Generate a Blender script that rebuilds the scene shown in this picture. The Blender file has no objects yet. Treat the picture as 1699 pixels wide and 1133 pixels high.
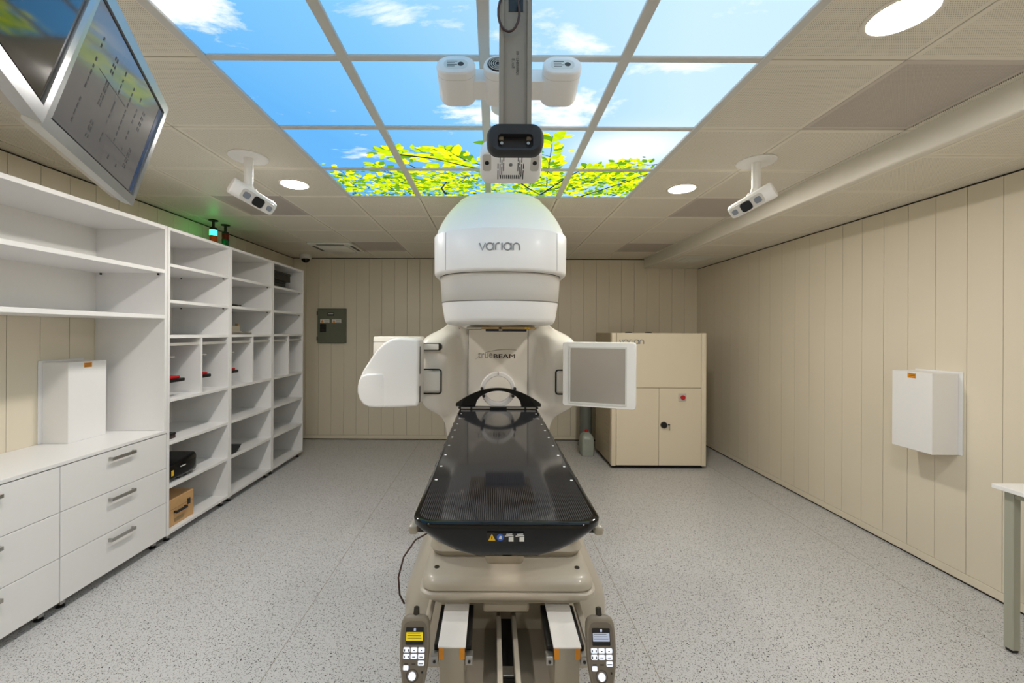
import bpy, bmesh, math, random
from mathutils import Vector, Matrix, Euler
random.seed(7)
S = bpy.context.scene
COL = S.collection
PI = math.pi

# ---------------------------------------------------------------- camera, world, exposure
CAM_Z = 1.714
cam_d = bpy.data.cameras.new('camera')
cam_d.sensor_width = 36.0
cam_d.lens = 682.0 / 1699.0 * 36.0
cam_d.shift_x = (849.5 - 817.0) / 1699.0
cam_d.shift_y = (551.0 - 566.5) / 1699.0
cam_d.clip_start = 0.02
cam = bpy.data.objects.new('camera', cam_d)
COL.objects.link(cam)
cam.location = (0, 0, CAM_Z)
cam.rotation_euler = (Matrix.Rotation(math.radians(90), 4, 'X') @ Matrix.Rotation(math.radians(0.28), 4, 'Z')).to_euler()
S.camera = cam
w = bpy.data.worlds.new('world'); S.world = w; w.use_nodes = True
w.node_tree.nodes['Background'].inputs[0].default_value = (0.05, 0.05, 0.05, 1)
w.node_tree.nodes['Background'].inputs[1].default_value = 0.2
S.view_settings.view_transform = 'Standard'
S.view_settings.look = 'None'
S.view_settings.gamma = 1.0
S.view_settings.use_curve_mapping = False
S.view_settings.exposure = 0.34
SKY = 1.0           # strength of the backlit sky picture
LAMP = 185.0        # strength of the round downlights

# ---------------------------------------------------------------- room constants
XL, XR = -3.18, 3.26          # side walls
YB, YR = 6.53, -2.05          # back wall, rear wall (behind the viewer)
ZC, ZL = 2.88, 2.735          # main ceiling, lower ceiling strip on the right
XF = 2.40                     # fascia between the two ceilings
GX = [-1.24 + 0.6 * k for k in range(-3, 7)]          # ceiling grid columns
GY = [3.553 + 0.6 * k for k in range(-9, 6)]          # ceiling grid rows
CX = 0.05                     # axis of the machine

# ---------------------------------------------------------------- materials
def srgb(r, g, b):
    f = lambda c: (c / 255 / 12.92) if c / 255 <= 0.04045 else ((c / 255 + 0.055) / 1.055) ** 2.4
    return (f(r), f(g), f(b), 1.0)

MATS = {}
def mat(name, col, rough=0.5, metal=0.0, coat=0.0, var=0.0, vscale=6.0, bump=0.0, bscale=200.0, spec=0.5, emit=None, estr=0.0, trans=0.0, alpha=1.0):
    m = bpy.data.materials.new(name); m.use_nodes = True
    nt = m.node_tree; N = nt.nodes; L = nt.links
    p = N['Principled BSDF']
    p.inputs['Base Color'].default_value = col
    p.inputs['Roughness'].default_value = rough
    p.inputs['Metallic'].default_value = metal
    p.inputs['Specular IOR Level'].default_value = spec
    p.inputs['Coat Weight'].default_value = coat
    p.inputs['Coat Roughness'].default_value = 0.06
    p.inputs['Transmission Weight'].default_value = trans
    p.inputs['Alpha'].default_value = alpha
    if emit:
        p.inputs['Emission Color'].default_value = emit
        p.inputs['Emission Strength'].default_value = estr
    tc = N.new('ShaderNodeTexCoord')
    if var > 0:
        n = N.new('ShaderNodeTexNoise'); n.inputs['Scale'].default_value = vscale; n.inputs['Detail'].default_value = 4
        L.new(tc.outputs['Object'], n.inputs['Vector'])
        mx = N.new('ShaderNodeMix'); mx.data_type = 'RGBA'
        mx.inputs[6].default_value = tuple(c * (1 - var) for c in col[:3]) + (1,)
        mx.inputs[7].default_value = tuple(min(1, c * (1 + var)) for c in col[:3]) + (1,)
        L.new(n.outputs['Fac'], mx.inputs[0]); L.new(mx.outputs[2], p.inputs['Base Color'])
    if bump > 0:
        n2 = N.new('ShaderNodeTexNoise'); n2.inputs['Scale'].default_value = bscale; n2.inputs['Detail'].default_value = 2
        L.new(tc.outputs['Object'], n2.inputs['Vector'])
        b = N.new('ShaderNodeBump'); b.inputs['Strength'].default_value = bump; b.inputs['Distance'].default_value = 0.001
        L.new(n2.outputs['Fac'], b.inputs['Height']); L.new(b.outputs['Normal'], p.inputs['Normal'])
    MATS[name] = m
    return m

def nodes(m): return m.node_tree.nodes, m.node_tree.links
def mth(N, L, op, a, b=None, c=None):
    n = N.new('ShaderNodeMath'); n.operation = op
    for i, v in enumerate((a, b, c)):
        if v is None: continue
        if hasattr(v, 'is_linked'): L.new(v, n.inputs[i])
        else: n.inputs[i].default_value = v
    return n.outputs[0]

wall_m = mat('cream_wall_panel', srgb(228, 218, 197), 0.42, var=0.025, vscale=2.0, bump=0.05, bscale=90)
gap_m = mat('dark_joint', srgb(60, 54, 44), 0.9, var=0.05)
black_gap = mat('black_gap', srgb(22, 21, 20), 0.9, var=0.05)
fascia_m = mat('fascia_paint', srgb(234, 229, 216), 0.4, var=0.02)
lam_m = mat('white_laminate', srgb(238, 237, 236), 0.38, var=0.012, vscale=30, bump=0.03, bscale=400)
lamback_m = mat('white_laminate_back', srgb(232, 230, 226), 0.45, var=0.012, vscale=30)
gwhite = mat('gloss_white_cover', srgb(243, 241, 238), 0.4, coat=0.06, var=0.006)
gcream = mat('cream_machine_cover', srgb(243, 237, 227), 0.28, coat=0.25, var=0.01)
ggrey = mat('pale_grey_cover', srgb(205, 201, 194), 0.3, coat=0.2, var=0.01)
beige = mat('beige_plastic', srgb(164, 156, 141), 0.36, coat=0.1, var=0.015)
beige_l = mat('light_beige_plastic', srgb(180, 172, 157), 0.36, coat=0.1, var=0.015)
cab_m = mat('cabinet_cream_paint', srgb(232, 220, 196), 0.35, var=0.012)
cabside_m = mat('cabinet_side_steel', srgb(186, 172, 146), 0.4, metal=0.15, var=0.02)
steel = mat('brushed_steel', srgb(176, 174, 170), 0.32, metal=0.9, var=0.05, vscale=80)
alu = mat('silver_frame', srgb(200, 203, 206), 0.28, metal=0.7, var=0.03, vscale=60)
dark_steel = mat('dark_steel', srgb(70, 68, 64), 0.4, metal=0.8, var=0.05)
rubber = mat('black_rubber', srgb(38, 40, 44), 0.62, var=0.08, vscale=40, bump=0.15, bscale=300)
black_pl = mat('black_plastic', srgb(20, 20, 21), 0.35, var=0.1)
black_gl = mat('black_gloss', srgb(7, 7, 8), 0.08, coat=0.0, spec=0.4, var=0.1)
red_pl = mat('red_plastic', srgb(190, 28, 34), 0.4, var=0.05)
red_dk = mat('red_lens_unlit', srgb(110, 20, 16), 0.2, var=0.05)
green_dk = mat('green_lens_unlit', srgb(16, 84, 44), 0.2, var=0.05)
amber = mat('amber_lens_unlit', srgb(200, 90, 24), 0.2, var=0.05)
green_lit = mat('green_lens_lit', srgb(30, 220, 90), 0.3, emit=srgb(40, 255, 110), estr=5.0)
orange_l = mat('orange_label', srgb(224, 146, 30), 0.5, var=0.1, vscale=60)
yellow_l = mat('yellow_label', srgb(236, 190, 24), 0.45, var=0.03)
white_l = mat('white_label', srgb(222, 222, 216), 0.5, var=0.02)
blue_l = mat('blue_label', srgb(50, 96, 190), 0.45, var=0.03)
ink = mat('dark_print', srgb(58, 54, 50), 0.6, var=0.05)
ink_grey = mat('grey_print', srgb(150, 150, 150), 0.35, metal=0.4, var=0.05)
ink_black = mat('black_print', srgb(18, 18, 18), 0.6, var=0.05)
panel_green = mat('grey_green_steel', srgb(104, 108, 92), 0.45, var=0.03)
wood = mat('pale_pine', srgb(206, 164, 112), 0.5, var=0.18, vscale=9)
brass = mat('bronze_plate', srgb(176, 152, 112), 0.35, metal=0.7, var=0.08, vscale=30)
navy = mat('navy_plate', srgb(24, 32, 62), 0.4, var=0.05)
acrylic = mat('clear_acrylic', srgb(226, 224, 216), 0.15, alpha=0.45, var=0.01)
paper = mat('paper_cream', srgb(232, 220, 190), 0.7, var=0.04)
jug_m = mat('translucent_jug', srgb(160, 168, 158), 0.35, var=0.05)
tank_m = mat('grey_tank', srgb(120, 124, 118), 0.45, var=0.05)
ring_m = mat('ring_white', srgb(232, 228, 224), 0.3, coat=0.3, var=0.01)
cable_m = mat('brown_cable', srgb(70, 46, 38), 0.5, var=0.08)
pend_m = mat('pendant_grey', srgb(128, 120, 106), 0.45, var=0.03)
pend_in = mat('pendant_face', srgb(112, 104, 92), 0.5, var=0.03)
key_m = mat('lit_key', srgb(236, 240, 248), 0.4, emit=srgb(225, 235, 255), estr=0.55)
lcd_y = mat('lcd_yellow', srgb(200, 180, 20), 0.3, emit=srgb(214, 190, 20), estr=0.45)
lcd_b = mat('lcd_pale', srgb(170, 180, 200), 0.3, emit=srgb(170, 182, 205), estr=0.35)
lcd_k = mat('lcd_dark', srgb(18, 20, 26), 0.15, var=0.05)
desk_leg = mat('desk_leg_paint', srgb(166, 166, 150), 0.4, var=0.02)
lens_m = mat('grey_lens', srgb(120, 126, 136), 0.12, coat=0.5, var=0.05)
rim_m = mat('lamp_rim', srgb(236, 228, 214), 0.4, var=0.01)
imager_m = mat('detector_surface', srgb(182, 177, 170), 0.3, metal=0.45, var=0.03, vscale=3)
screen_blk = mat('screen_black', srgb(10, 12, 14), 0.07, coat=0.3, var=0.05)
screen_gry = mat('screen_grey', srgb(96, 94, 94), 0.1, coat=0.5, emit=srgb(150, 146, 146), estr=0.16)
screen_blu = mat('screen_blue', srgb(14, 60, 100), 0.1, coat=0.5, emit=srgb(10, 70, 120), estr=0.2)
grille_m = mat('grey_grille', srgb(196, 186, 176), 0.6, var=0.02)

# round downlight diffuser
lamp_m = mat('lit_diffuser', srgb(255, 244, 226), 0.5, emit=srgb(255, 249, 243), estr=LAMP)

# perforated ceiling tile: fine drilled holes with a plain border
def make_tile_mat(name, base, pitch, rad, hole):
    m = mat(name, base, 0.42)
    N, L = nodes(m); p = N['Principled BSDF']
    tc = N.new('ShaderNodeTexCoord'); sx = N.new('ShaderNodeSeparateXYZ'); L.new(tc.outputs['Object'], sx.inputs[0])
    def cell(o):
        f = mth(N, L, 'FRACT', mth(N, L, 'MULTIPLY', o, 1.0 / pitch))
        return mth(N, L, 'SUBTRACT', f, 0.5)
    a, b = cell(sx.outputs[0]), cell(sx.outputs[1])
    r = mth(N, L, 'SQRT', mth(N, L, 'ADD', mth(N, L, 'MULTIPLY', a, a), mth(N, L, 'MULTIPLY', b, b)))
    inside = mth(N, L, 'LESS_THAN', r, rad / pitch)
    bx = mth(N, L, 'LESS_THAN', mth(N, L, 'ABSOLUTE', sx.outputs[0]), 0.272)
    by = mth(N, L, 'LESS_THAN', mth(N, L, 'ABSOLUTE', sx.outputs[1]), 0.272)
    fac = mth(N, L, 'MULTIPLY', inside, mth(N, L, 'MULTIPLY', bx, by))
    mx = N.new('ShaderNodeMix'); mx.data_type = 'RGBA'
    mx.inputs[6].default_value = base; mx.inputs[7].default_value = hole
    L.new(fac, mx.inputs[0]); L.new(mx.outputs[2], p.inputs['Base Color'])
    return m
tile_m = make_tile_mat('perforated_tile', srgb(236, 229, 213), 0.0085, 0.0018, srgb(140, 131, 114))
mesh_m = make_tile_mat('mesh_tile', srgb(204, 194, 184), 0.005, 0.0014, srgb(120, 112, 106))

# speckled sheet floor
floor_m = mat('speckled_vinyl', srgb(204, 202, 195), 0.38)
N, L = nodes(floor_m); p = N['Principled BSDF']
tc = N.new('ShaderNodeTexCoord')
def speck(scale, thr, seed):
    mp = N.new('ShaderNodeMapping'); mp.inputs['Location'].default_value = (seed, seed * 1.7, 0); L.new(tc.outputs['Object'], mp.inputs[0])
    nz = N.new('ShaderNodeTexNoise'); nz.inputs['Scale'].default_value = scale * 0.8; L.new(mp.outputs[0], nz.inputs['Vector'])
    ad = N.new('ShaderNodeMix'); ad.data_type = 'RGBA'; ad.blend_type = 'LINEAR_LIGHT'; ad.inputs[0].default_value = 0.012
    L.new(mp.outputs[0], ad.inputs[6]); L.new(nz.outputs['Color'], ad.inputs[7])
    v = N.new('ShaderNodeTexVoronoi'); v.inputs['Scale'].default_value = scale; v.voronoi_dimensions = '2D'
    L.new(ad.outputs[2], v.inputs['Vector'])
    wn = N.new('ShaderNodeTexWhiteNoise'); wn.noise_dimensions = '3D'; L.new(v.outputs['Position'], wn.inputs['Vector'])
    small = mth(N, L, 'LESS_THAN', v.outputs['Distance'], mth(N, L, 'MULTIPLY', wn.outputs['Value'], thr))
    return small, wn
s1, w1 = speck(120, 0.25, 0.0)
s2, w2 = speck(170, 0.30, 3.3)
s3, w3 = speck(80, 0.25, 9.1)
mxa = N.new('ShaderNodeMix'); mxa.data_type = 'RGBA'; mxa.inputs[6].default_value = srgb(202, 202, 202); mxa.inputs[7].default_value = srgb(184, 182, 179)
L.new(s2, mxa.inputs[0])
mxb = N.new('ShaderNodeMix'); mxb.data_type = 'RGBA'; mxb.inputs[7].default_value = srgb(104, 98, 92)
L.new(s1, mxb.inputs[0]); L.new(mxa.outputs[2], mxb.inputs[6])
mxc = N.new('ShaderNodeMix'); mxc.data_type = 'RGBA'; mxc.inputs[7].default_value = srgb(52, 50, 48)
L.new(s3, mxc.inputs[0]); L.new(mxb.outputs[2], mxc.inputs[6])
L.new(mxc.outputs[2], p.inputs['Base Color'])

# woven carbon couch top: fine lengthwise lines under clear gloss
carbon = mat('carbon_fibre', srgb(20, 20, 22), 0.07, coat=0.0, spec=0.42)
N, L = nodes(carbon); p = N['Principled BSDF']
tc = N.new('ShaderNodeTexCoord'); sx = N.new('ShaderNodeSeparateXYZ'); L.new(tc.outputs['Object'], sx.inputs[0])
fx = mth(N, L, 'FRACT', mth(N, L, 'MULTIPLY', sx.outputs[0], 1 / 0.0062))
fy = mth(N, L, 'FRACT', mth(N, L, 'MULTIPLY', sx.outputs[1], 1 / 0.006))
st = mth(N, L, 'GREATER_THAN', fx, 0.62)
st2 = mth(N, L, 'MULTIPLY', st, mth(N, L, 'ADD', 0.55, mth(N, L, 'MULTIPLY', fy, 0.45)))
mx = N.new('ShaderNodeMix'); mx.data_type = 'RGBA'; mx.inputs[6].default_value = srgb(14, 14, 15); mx.inputs[7].default_value = srgb(68, 68, 72)
L.new(st2, mx.inputs[0]); L.new(mx.outputs[2], p.inputs['Base Color'])

# backlit sky picture (a printed transparency lit from behind)
sky_m = bpy.data.materials.new('backlit_sky_print'); sky_m.use_nodes = True
N, L = nodes(sky_m); N.remove(N['Principled BSDF'])
em = N.new('ShaderNodeEmission'); L.new(em.outputs[0], N['Material Output'].inputs[0])
em.inputs[1].default_value = SKY
geo = N.new('ShaderNodeNewGeometry'); sx = N.new('ShaderNodeSeparateXYZ'); L.new(geo.outputs['Position'], sx.inputs[0])
X, Y = sx.outputs[0], sx.outputs[1]
t = mth(N, L, 'MULTIPLY_ADD', X, 0.42, 0.50)
t = mth(N, L, 'MULTIPLY_ADD', Y, -0.18, mth(N, L, 'ADD', t, 0.36))
cr = N.new('ShaderNodeValToRGB'); L.new(t, cr.inputs[0])
cr.color_ramp.elements[0].position = 0.0; cr.color_ramp.elements[0].color = (0.12, 0.40, 0.78, 1)
cr.color_ramp.elements[1].position = 0.9; cr.color_ramp.elements[1].color = (0.52, 0.72, 0.90, 1)
e = cr.color_ramp.elements.new(0.35); e.color = (0.20, 0.50, 0.80, 1)
mp = N.new('ShaderNodeMapping'); L.new(geo.outputs['Position'], mp.inputs[0]); mp.inputs['Scale'].default_value = (1.0, 1.9, 1.0); mp.inputs['Location'].default_value = (4.3, 0.2, 0)
nz = N.new('ShaderNodeTexNoise'); nz.inputs['Scale'].default_value = 1.5; nz.inputs['Detail'].default_value = 9; nz.inputs['Roughness'].default_value = 0.62; nz.inputs['Distortion'].default_value = 0.3
L.new(mp.outputs[0], nz.inputs['Vector'])
def blob(cx, cy, rx, ry, amp):
    a = mth(N, L, 'DIVIDE', mth(N, L, 'SUBTRACT', X, cx), rx); b = mth(N, L, 'DIVIDE', mth(N, L, 'SUBTRACT', Y, cy), ry)
    d = mth(N, L, 'ADD', mth(N, L, 'MULTIPLY', a, a), mth(N, L, 'MULTIPLY', b, b))
    return mth(N, L, 'MULTIPLY', mth(N, L, 'POWER', 2.718, mth(N, L, 'MULTIPLY', d, -1.0)), amp)
acc = nz.outputs['Fac']
for bl in ((-1.10, 1.48, 0.30, 0.30, 0.24), (-0.36, 1.45, 0.26, 0.20, 0.15), (0.35, 1.50, 0.35, 0.25, 0.10), (-0.10, 2.22, 0.30, 0.12, 0.22),
           (0.32, 2.15, 0.32, 0.26, 0.20), (-0.95, 2.75, 0.35, 0.10, 0.12), (0.85, 1.80, 0.22, 0.06, 0.14), (-0.9, 2.2, 0.15, 0.05, 0.10), (-0.62, 1.85, 0.16, 0.09, 0.12)):
    acc = mth(N, L, 'ADD', acc, blob(*bl))
cl = N.new('ShaderNodeValToRGB'); L.new(acc, cl.inputs[0])
cl.color_ramp.elements[0].position = 0.62; cl.color_ramp.elements[0].color = (0, 0, 0, 1)
cl.color_ramp.elements[1].position = 0.72; cl.color_ramp.elements[1].color = (1, 1, 1, 1)
mx = N.new('ShaderNodeMix'); mx.data_type = 'RGBA'; mx.inputs[7].default_value = (0.86, 0.92, 0.97, 1)
L.new(cl.outputs[0], mx.inputs[0]); L.new(cr.outputs[0], mx.inputs[6])
sun = blob(0.86, 2.62, 0.30, 0.22, 1.0)
mx2 = N.new('ShaderNodeMix'); mx2.data_type = 'RGBA'; mx2.inputs[7].default_value = (1.0, 1.0, 0.98, 1)
L.new(sun, mx2.inputs[0]); L.new(mx.outputs[2], mx2.inputs[6])
L.new(mx2.outputs[2], em.inputs[0])
def emis(name, c, s):
    m = bpy.data.materials.new(name); m.use_nodes = True
    N, L = nodes(m); N.remove(N['Principled BSDF'])
    e = N.new('ShaderNodeEmission'); e.inputs[1].default_value = s
    tc = N.new('ShaderNodeTexCoord'); n = N.new('ShaderNodeTexNoise'); n.inputs['Scale'].default_value = 22; L.new(tc.outputs['Object'], n.inputs['Vector'])
    mx = N.new('ShaderNodeMix'); mx.data_type = 'RGBA'
    mx.inputs[6].default_value = tuple(x * 0.7 for x in c[:3]) + (1,); mx.inputs[7].default_value = tuple(x * 1.2 for x in c[:3]) + (1,)
    L.new(n.outputs['Fac'], mx.inputs[0]); L.new(mx.outputs[2], e.inputs[0]); L.new(e.outputs[0], N['Material Output'].inputs[0])
    return m
leaf_ms = [emis('leaf_print_yellow', srgb(226, 228, 26), 1.25), emis('leaf_print_lime', srgb(186, 214, 22), 1.15), emis('leaf_print_green', srgb(108, 164, 30), 1.0),
           emis('leaf_print_dark', srgb(52, 112, 84), 0.9), emis('branch_print', srgb(46, 62, 62), 0.8)]

# ---------------------------------------------------------------- mesh helpers
class MB:
    def __init__(s): s.v = []; s.f = []; s.mi = []
    def add(s, vs, fs, mi=0):
        o = len(s.v); s.v += [tuple(v) for v in vs]; s.f += [tuple(i + o for i in f) for f in fs]; s.mi += [mi] * len(fs); return s
    def box(s, x0, x1, y0, y1, z0, z1, bev=0.0, seg=2, mi=0):
        if bev <= 0:
            vs = [(x, y, z) for x in (x0, x1) for y in (y0, y1) for z in (z0, z1)]
            return s.add(vs, [(0, 1, 3, 2), (4, 6, 7, 5), (0, 4, 5, 1), (2, 3, 7, 6), (0, 2, 6, 4), (1, 5, 7, 3)], mi)
        bm = bmesh.new(); bmesh.ops.create_cube(bm, size=1)
        for v in bm.verts: v.co = ((x0 + x1) / 2 + v.co.x * (x1 - x0), (y0 + y1) / 2 + v.co.y * (y1 - y0), (z0 + z1) / 2 + v.co.z * (z1 - z0))
        bmesh.ops.bevel(bm, geom=bm.edges[:], offset=bev, segments=seg, profile=0.5, affect='EDGES', clamp_overlap=True)
        return s.bm(bm, mi)
    def bm(s, bm, mi=0):
        bm.verts.ensure_lookup_table(); bm.verts.index_update()
        s.add([v.co[:] for v in bm.verts], [[v.index for v in f.verts] for f in bm.faces], mi); bm.free(); return s
    def prism(s, poly, h0, h1, axis='z', bev=0.0, seg=2, mi=0):
        # poly: 2D points; axis z -> (x,y), axis y -> (x,z), axis x -> (y,z)
        def P(a, b, h): return (a, b, h) if axis == 'z' else ((a, h, b) if axis == 'y' else (h, a, b))
        bm = bmesh.new()
        v0 = [bm.verts.new(P(a, b, h0)) for a, b in poly]; v1 = [bm.verts.new(P(a, b, h1)) for a, b in poly]
        n = len(poly)
        bm.faces.new(v0); bm.faces.new(v1[::-1])
        for i in range(n): bm.faces.new((v0[i], v1[i], v1[(i + 1) % n], v0[(i + 1) % n]))
        bmesh.ops.recalc_face_normals(bm, faces=bm.faces[:])
        if bev > 0:
            es = [e for e in bm.edges if abs((P(0, 0, 1)[0] * (e.verts[0].co - e.verts[1].co).x) + (P(0, 0, 1)[1] * (e.verts[0].co - e.verts[1].co).y) + (P(0, 0, 1)[2] * (e.verts[0].co - e.verts[1].co).z)) < 1e-6]
            bmesh.ops.bevel(bm, geom=es, offset=bev, segments=seg, profile=0.5, affect='EDGES', clamp_overlap=True)
        return s.bm(bm, mi)
    def cyl(s, p0, p1, r0, r1=None, n=20, caps=True, mi=0):
        r1 = r0 if r1 is None else r1
        p0 = Vector(p0); p1 = Vector(p1); d = (p1 - p0).normalized()
        a = d.orthogonal().normalized(); b = d.cross(a)
        vs = []
        for p_, r in ((p0, r0), (p1, r1)):
            for i in range(n): vs.append(p_ + (a * math.cos(2 * PI * i / n) + b * math.sin(2 * PI * i / n)) * r)
        fs = [(i, (i + 1) % n, n + (i + 1) % n, n + i) for i in range(n)]
        if caps: fs += [tuple(range(n))[::-1], tuple(range(n, 2 * n))]
        return s.add(vs, fs, mi)
    def loft(s, rings, cap=True, closed=True, mi=0):
        n = len(rings[0]); vs = [v for r in rings for v in r]; fs = []
        for k in range(len(rings) - 1):
            for i in range(n if closed else n - 1):
                j = (i + 1) % n; fs.append((k * n + i, k * n + j, (k + 1) * n + j, (k + 1) * n + i))
        if cap: fs += [tuple(range(n))[::-1], tuple((len(rings) - 1) * n + i for i in range(n))]
        return s.add(vs, fs, mi)
    def lathe(s, prof, c=(0, 0, 0), n=28, mi=0):      # prof: (radius, z)
        rings = [[(c[0] + r * math.cos(2 * PI * i / n), c[1] + r * math.sin(2 * PI * i / n), c[2] + z) for i in range(n)] for r, z in prof]
        return s.loft(rings, mi=mi)
    def tube(s, pts, r, n=8, mi=0):
        pts = [Vector(q) for q in pts]; rings = []; a = None
        for i, q in enumerate(pts):
            d = (pts[min(i + 1, len(pts) - 1)] - pts[max(i - 1, 0)]).normalized()
            a = d.orthogonal().normalized() if a is None else (a - d * a.dot(d)).normalized()
            b = d.cross(a)
            rings.append([q + (a * math.cos(2 * PI * k / n) + b * math.sin(2 * PI * k / n)) * r for k in range(n)])
        return s.loft(rings, mi=mi)

ROOTLOC = {}
def link(o, parent=None):
    COL.objects.link(o)
    if parent is not None: o.parent = parent
    return o
def build(mb, name, m, parent=None, smooth=True, ang=35, sub=0, local=False, origin=None):
    off = Vector((0, 0, 0))
    if parent is not None and not local: off = ROOTLOC.get(parent.name, Vector((0, 0, 0)))
    if parent is None and origin is not None: off = Vector(origin)
    me = bpy.data.meshes.new(name)
    me.from_pydata([(v[0] - off.x, v[1] - off.y, v[2] - off.z) for v in mb.v], [], mb.f)
    ms = m if isinstance(m, (list, tuple)) else [m]
    for q in ms: me.materials.append(q)
    if len(ms) > 1: me.polygons.foreach_set('material_index', mb.mi)
    bm = bmesh.new(); bm.from_mesh(me); bmesh.ops.recalc_face_normals(bm, faces=bm.faces[:]); bm.to_mesh(me); bm.free()
    if smooth:
        me.polygons.foreach_set('use_smooth', [True] * len(me.polygons)); me.set_sharp_from_angle(angle=math.radians(ang))
    me.update()
    o = bpy.data.objects.new(name, me)
    if parent is None and origin is not None: o.location = off
    link(o, parent)
    ROOTLOC[o.name] = off
    if sub:
        md = o.modifiers.new('Subdivision', 'SUBSURF'); md.levels = sub; md.render_levels = sub
    return o
def thing(name, label, cat, loc=(0, 0, 0), group=None, rot=None):
    o = bpy.data.objects.new(name, None); o.empty_display_size = 0.05
    COL.objects.link(o); o.location = loc
    if rot is not None: o.rotation_euler = rot
    o['label'] = label; o['category'] = cat
    if group: o['group'] = group
    ROOTLOC[o.name] = Vector(loc) if rot is None else Vector((0, 0, 0))
    return o
def tag(o, label, cat, group=None):
    o['label'] = label; o['category'] = cat
    if group: o['group'] = group
    return o
def struct(o): o['kind'] = 'structure'; return o
def text_mb(txt, size, ext=0.0):
    c = bpy.data.curves.new('t', 'FONT'); c.body = txt; c.size = size; c.extrude = ext; c.align_x = 'CENTER'; c.align_y = 'CENTER'; c.resolution_u = 3
    o = bpy.data.objects.new('t', c); COL.objects.link(o)
    bpy.context.view_layer.update()
    me = bpy.data.meshes.new_from_object(o.evaluated_get(bpy.context.evaluated_depsgraph_get()))
    mb = MB(); mb.add([v.co[:] for v in me.vertices], [list(p_.vertices) for p_ in me.polygons])
    bpy.data.objects.remove(o); bpy.data.curves.remove(c); bpy.data.meshes.remove(me)
    return mb
def rrect(x0, x1, y0, y1, r, n=5):
    pts = []
    for cx, cy, a0 in ((x1 - r, y1 - r, 0), (x0 + r, y1 - r, 90), (x0 + r, y0 + r, 180), (x1 - r, y0 + r, 270)):
        for i in range(n + 1):
            a = math.radians(a0 + 90 * i / n); pts.append((cx + r * math.cos(a), cy + r * math.sin(a)))
    return pts
def arc(cx, cy, r, a0, a1, n): return [(cx + r * math.cos(math.radians(a0 + (a1 - a0) * i / n)), cy + r * math.sin(math.radians(a0 + (a1 - a0) * i / n))) for i in range(n + 1)]

def strokes(h, rad, place):
    '''lower-case stroke lettering: v a r i a n with a dotless i'''
    al = lambda ox: [(ox + .5 + .5 * math.cos(q * PI / 12), .5 + .5 * math.sin(q * PI / 12)) for q in range(25)]
    L_ = []; x = 0
    L_.append([(0, 1), (.42, 0), (.84, 1)]); x = .98
    L_.append(al(x)); L_.append([(x + 1, 1), (x + 1, 0)]); x += 1.3
    L_.append([(x, 0), (x, .55)] + [(x + .45 - .45 * math.cos(q * PI / 12), .55 + .45 * math.sin(q * PI / 12)) for q in range(1, 7)] + [(x + .56, 1)]); x += .90
    L_.append([(x, 1), (x, 0)]); x += .3
    L_.append(al(x)); L_.append([(x + 1, 1), (x + 1, 0)]); x += 1.3
    L_.append([(x, 0), (x, .5)] + [(x + .45 - .45 * math.cos(q * PI / 12), .5 + .5 * math.sin(q * PI / 12)) for q in range(1, 12)] + [(x + .9, .5), (x + .9, 0)])
    W_ = x + .9; mb = MB()
    for l_ in L_: mb.tube([place((a - W_ / 2) * h, (b - .5) * h) for a, b in l_], rad, 6)
    return mb
# ================================================================ ROOM SHELL
fl = struct(build(MB().box(XL - .1, XR + .1, YR - .1, YB + .1, -0.08, 0.0), 'floor', floor_m, smooth=False))
seam_m = mat('weld_seam', srgb(150, 144, 130), 0.5, var=0.05)
for sxx in (-1.125, 0.838, 2.80):
    build(MB().box(sxx - .002, sxx + .002, YR, YB, 0.0, 0.0006), 'weld_seam', seam_m, fl, smooth=False)

def plank_wall(name, axis, pos, a0, a1, ztop, inward, start):
    """wall core plus vertical planks 0.2 m wide with recessed joints"""
    if axis == 'x': core = MB().box(min(pos, pos - inward * .1), max(pos, pos - inward * .1), a0, a1, 0, ZC + .1)
    else: core = MB().box(a0, a1, min(pos, pos - inward * .1), max(pos, pos - inward * .1), 0, ZC + .1)
    wl = struct(build(core, name, gap_m, smooth=False))
    me = None; a = start
    while a > a0: a -= 0.2
    k = 0
    cache = {}
    while a < a1 - 1e-4:
        b0, b1 = max(a, a0) + .0016, min(a + .2, a1) - .0016
        a += 0.2
        if b1 - b0 < 0.01: continue
        key = round(b1 - b0, 4); mid = (b0 + b1) / 2
        t_ = 0.012
        if key not in cache:
            h = (b1 - b0) / 2
            if axis == 'x': mb = MB().box(0, t_ * inward, -h, h, 0.075, ztop) if inward > 0 else MB().box(t_ * inward, 0, -h, h, 0.075, ztop)
            else: mb = MB().box(-h, h, t_ * inward, 0, 0.075, ztop) if inward < 0 else MB().box(-h, h, 0, t_ * inward, 0.075, ztop)
            o = build(mb, 'wall_plank', wall_m, wl, smooth=False, local=True); cache[key] = o
        else:
            o = cache[key].copy(); link(o); o.parent = wl
        o.location = (pos, mid, 0) if axis == 'x' else (mid, pos, 0)
    return wl
plank_wall('wall_back', 'y', YB, XL, XR, ZC - .012, -1, -2.955)
plank_wall('wall_left', 'x', XL, YR, YB, ZC - .012, 1, 2.68)
plank_wall('wall_right', 'x', XR, YR, YB, ZL - .012, -1, 2.614)
plank_wall('wall_rear', 'y', YR, XL, XR, ZC - .012, 1, -3.1)
def baseboard(name, x0, x1, y0, y1):
    struct(build(MB().box(x0, x1, y0, y1, 0.016, 0.072, 0.002, 1), name, wall_m))
baseboard('baseboard_right', XR - .014, XR, YR + .02, YB - .014)
baseboard('baseboard_left', XL, XL + .014, YR + .02, YB - .014)
baseboard('baseboard_back', XL + .015, XR - .015, YB - .014, YB)
baseboard('baseboard_rear', XL + .015, XR - .015, YR, YR + .014)

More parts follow.
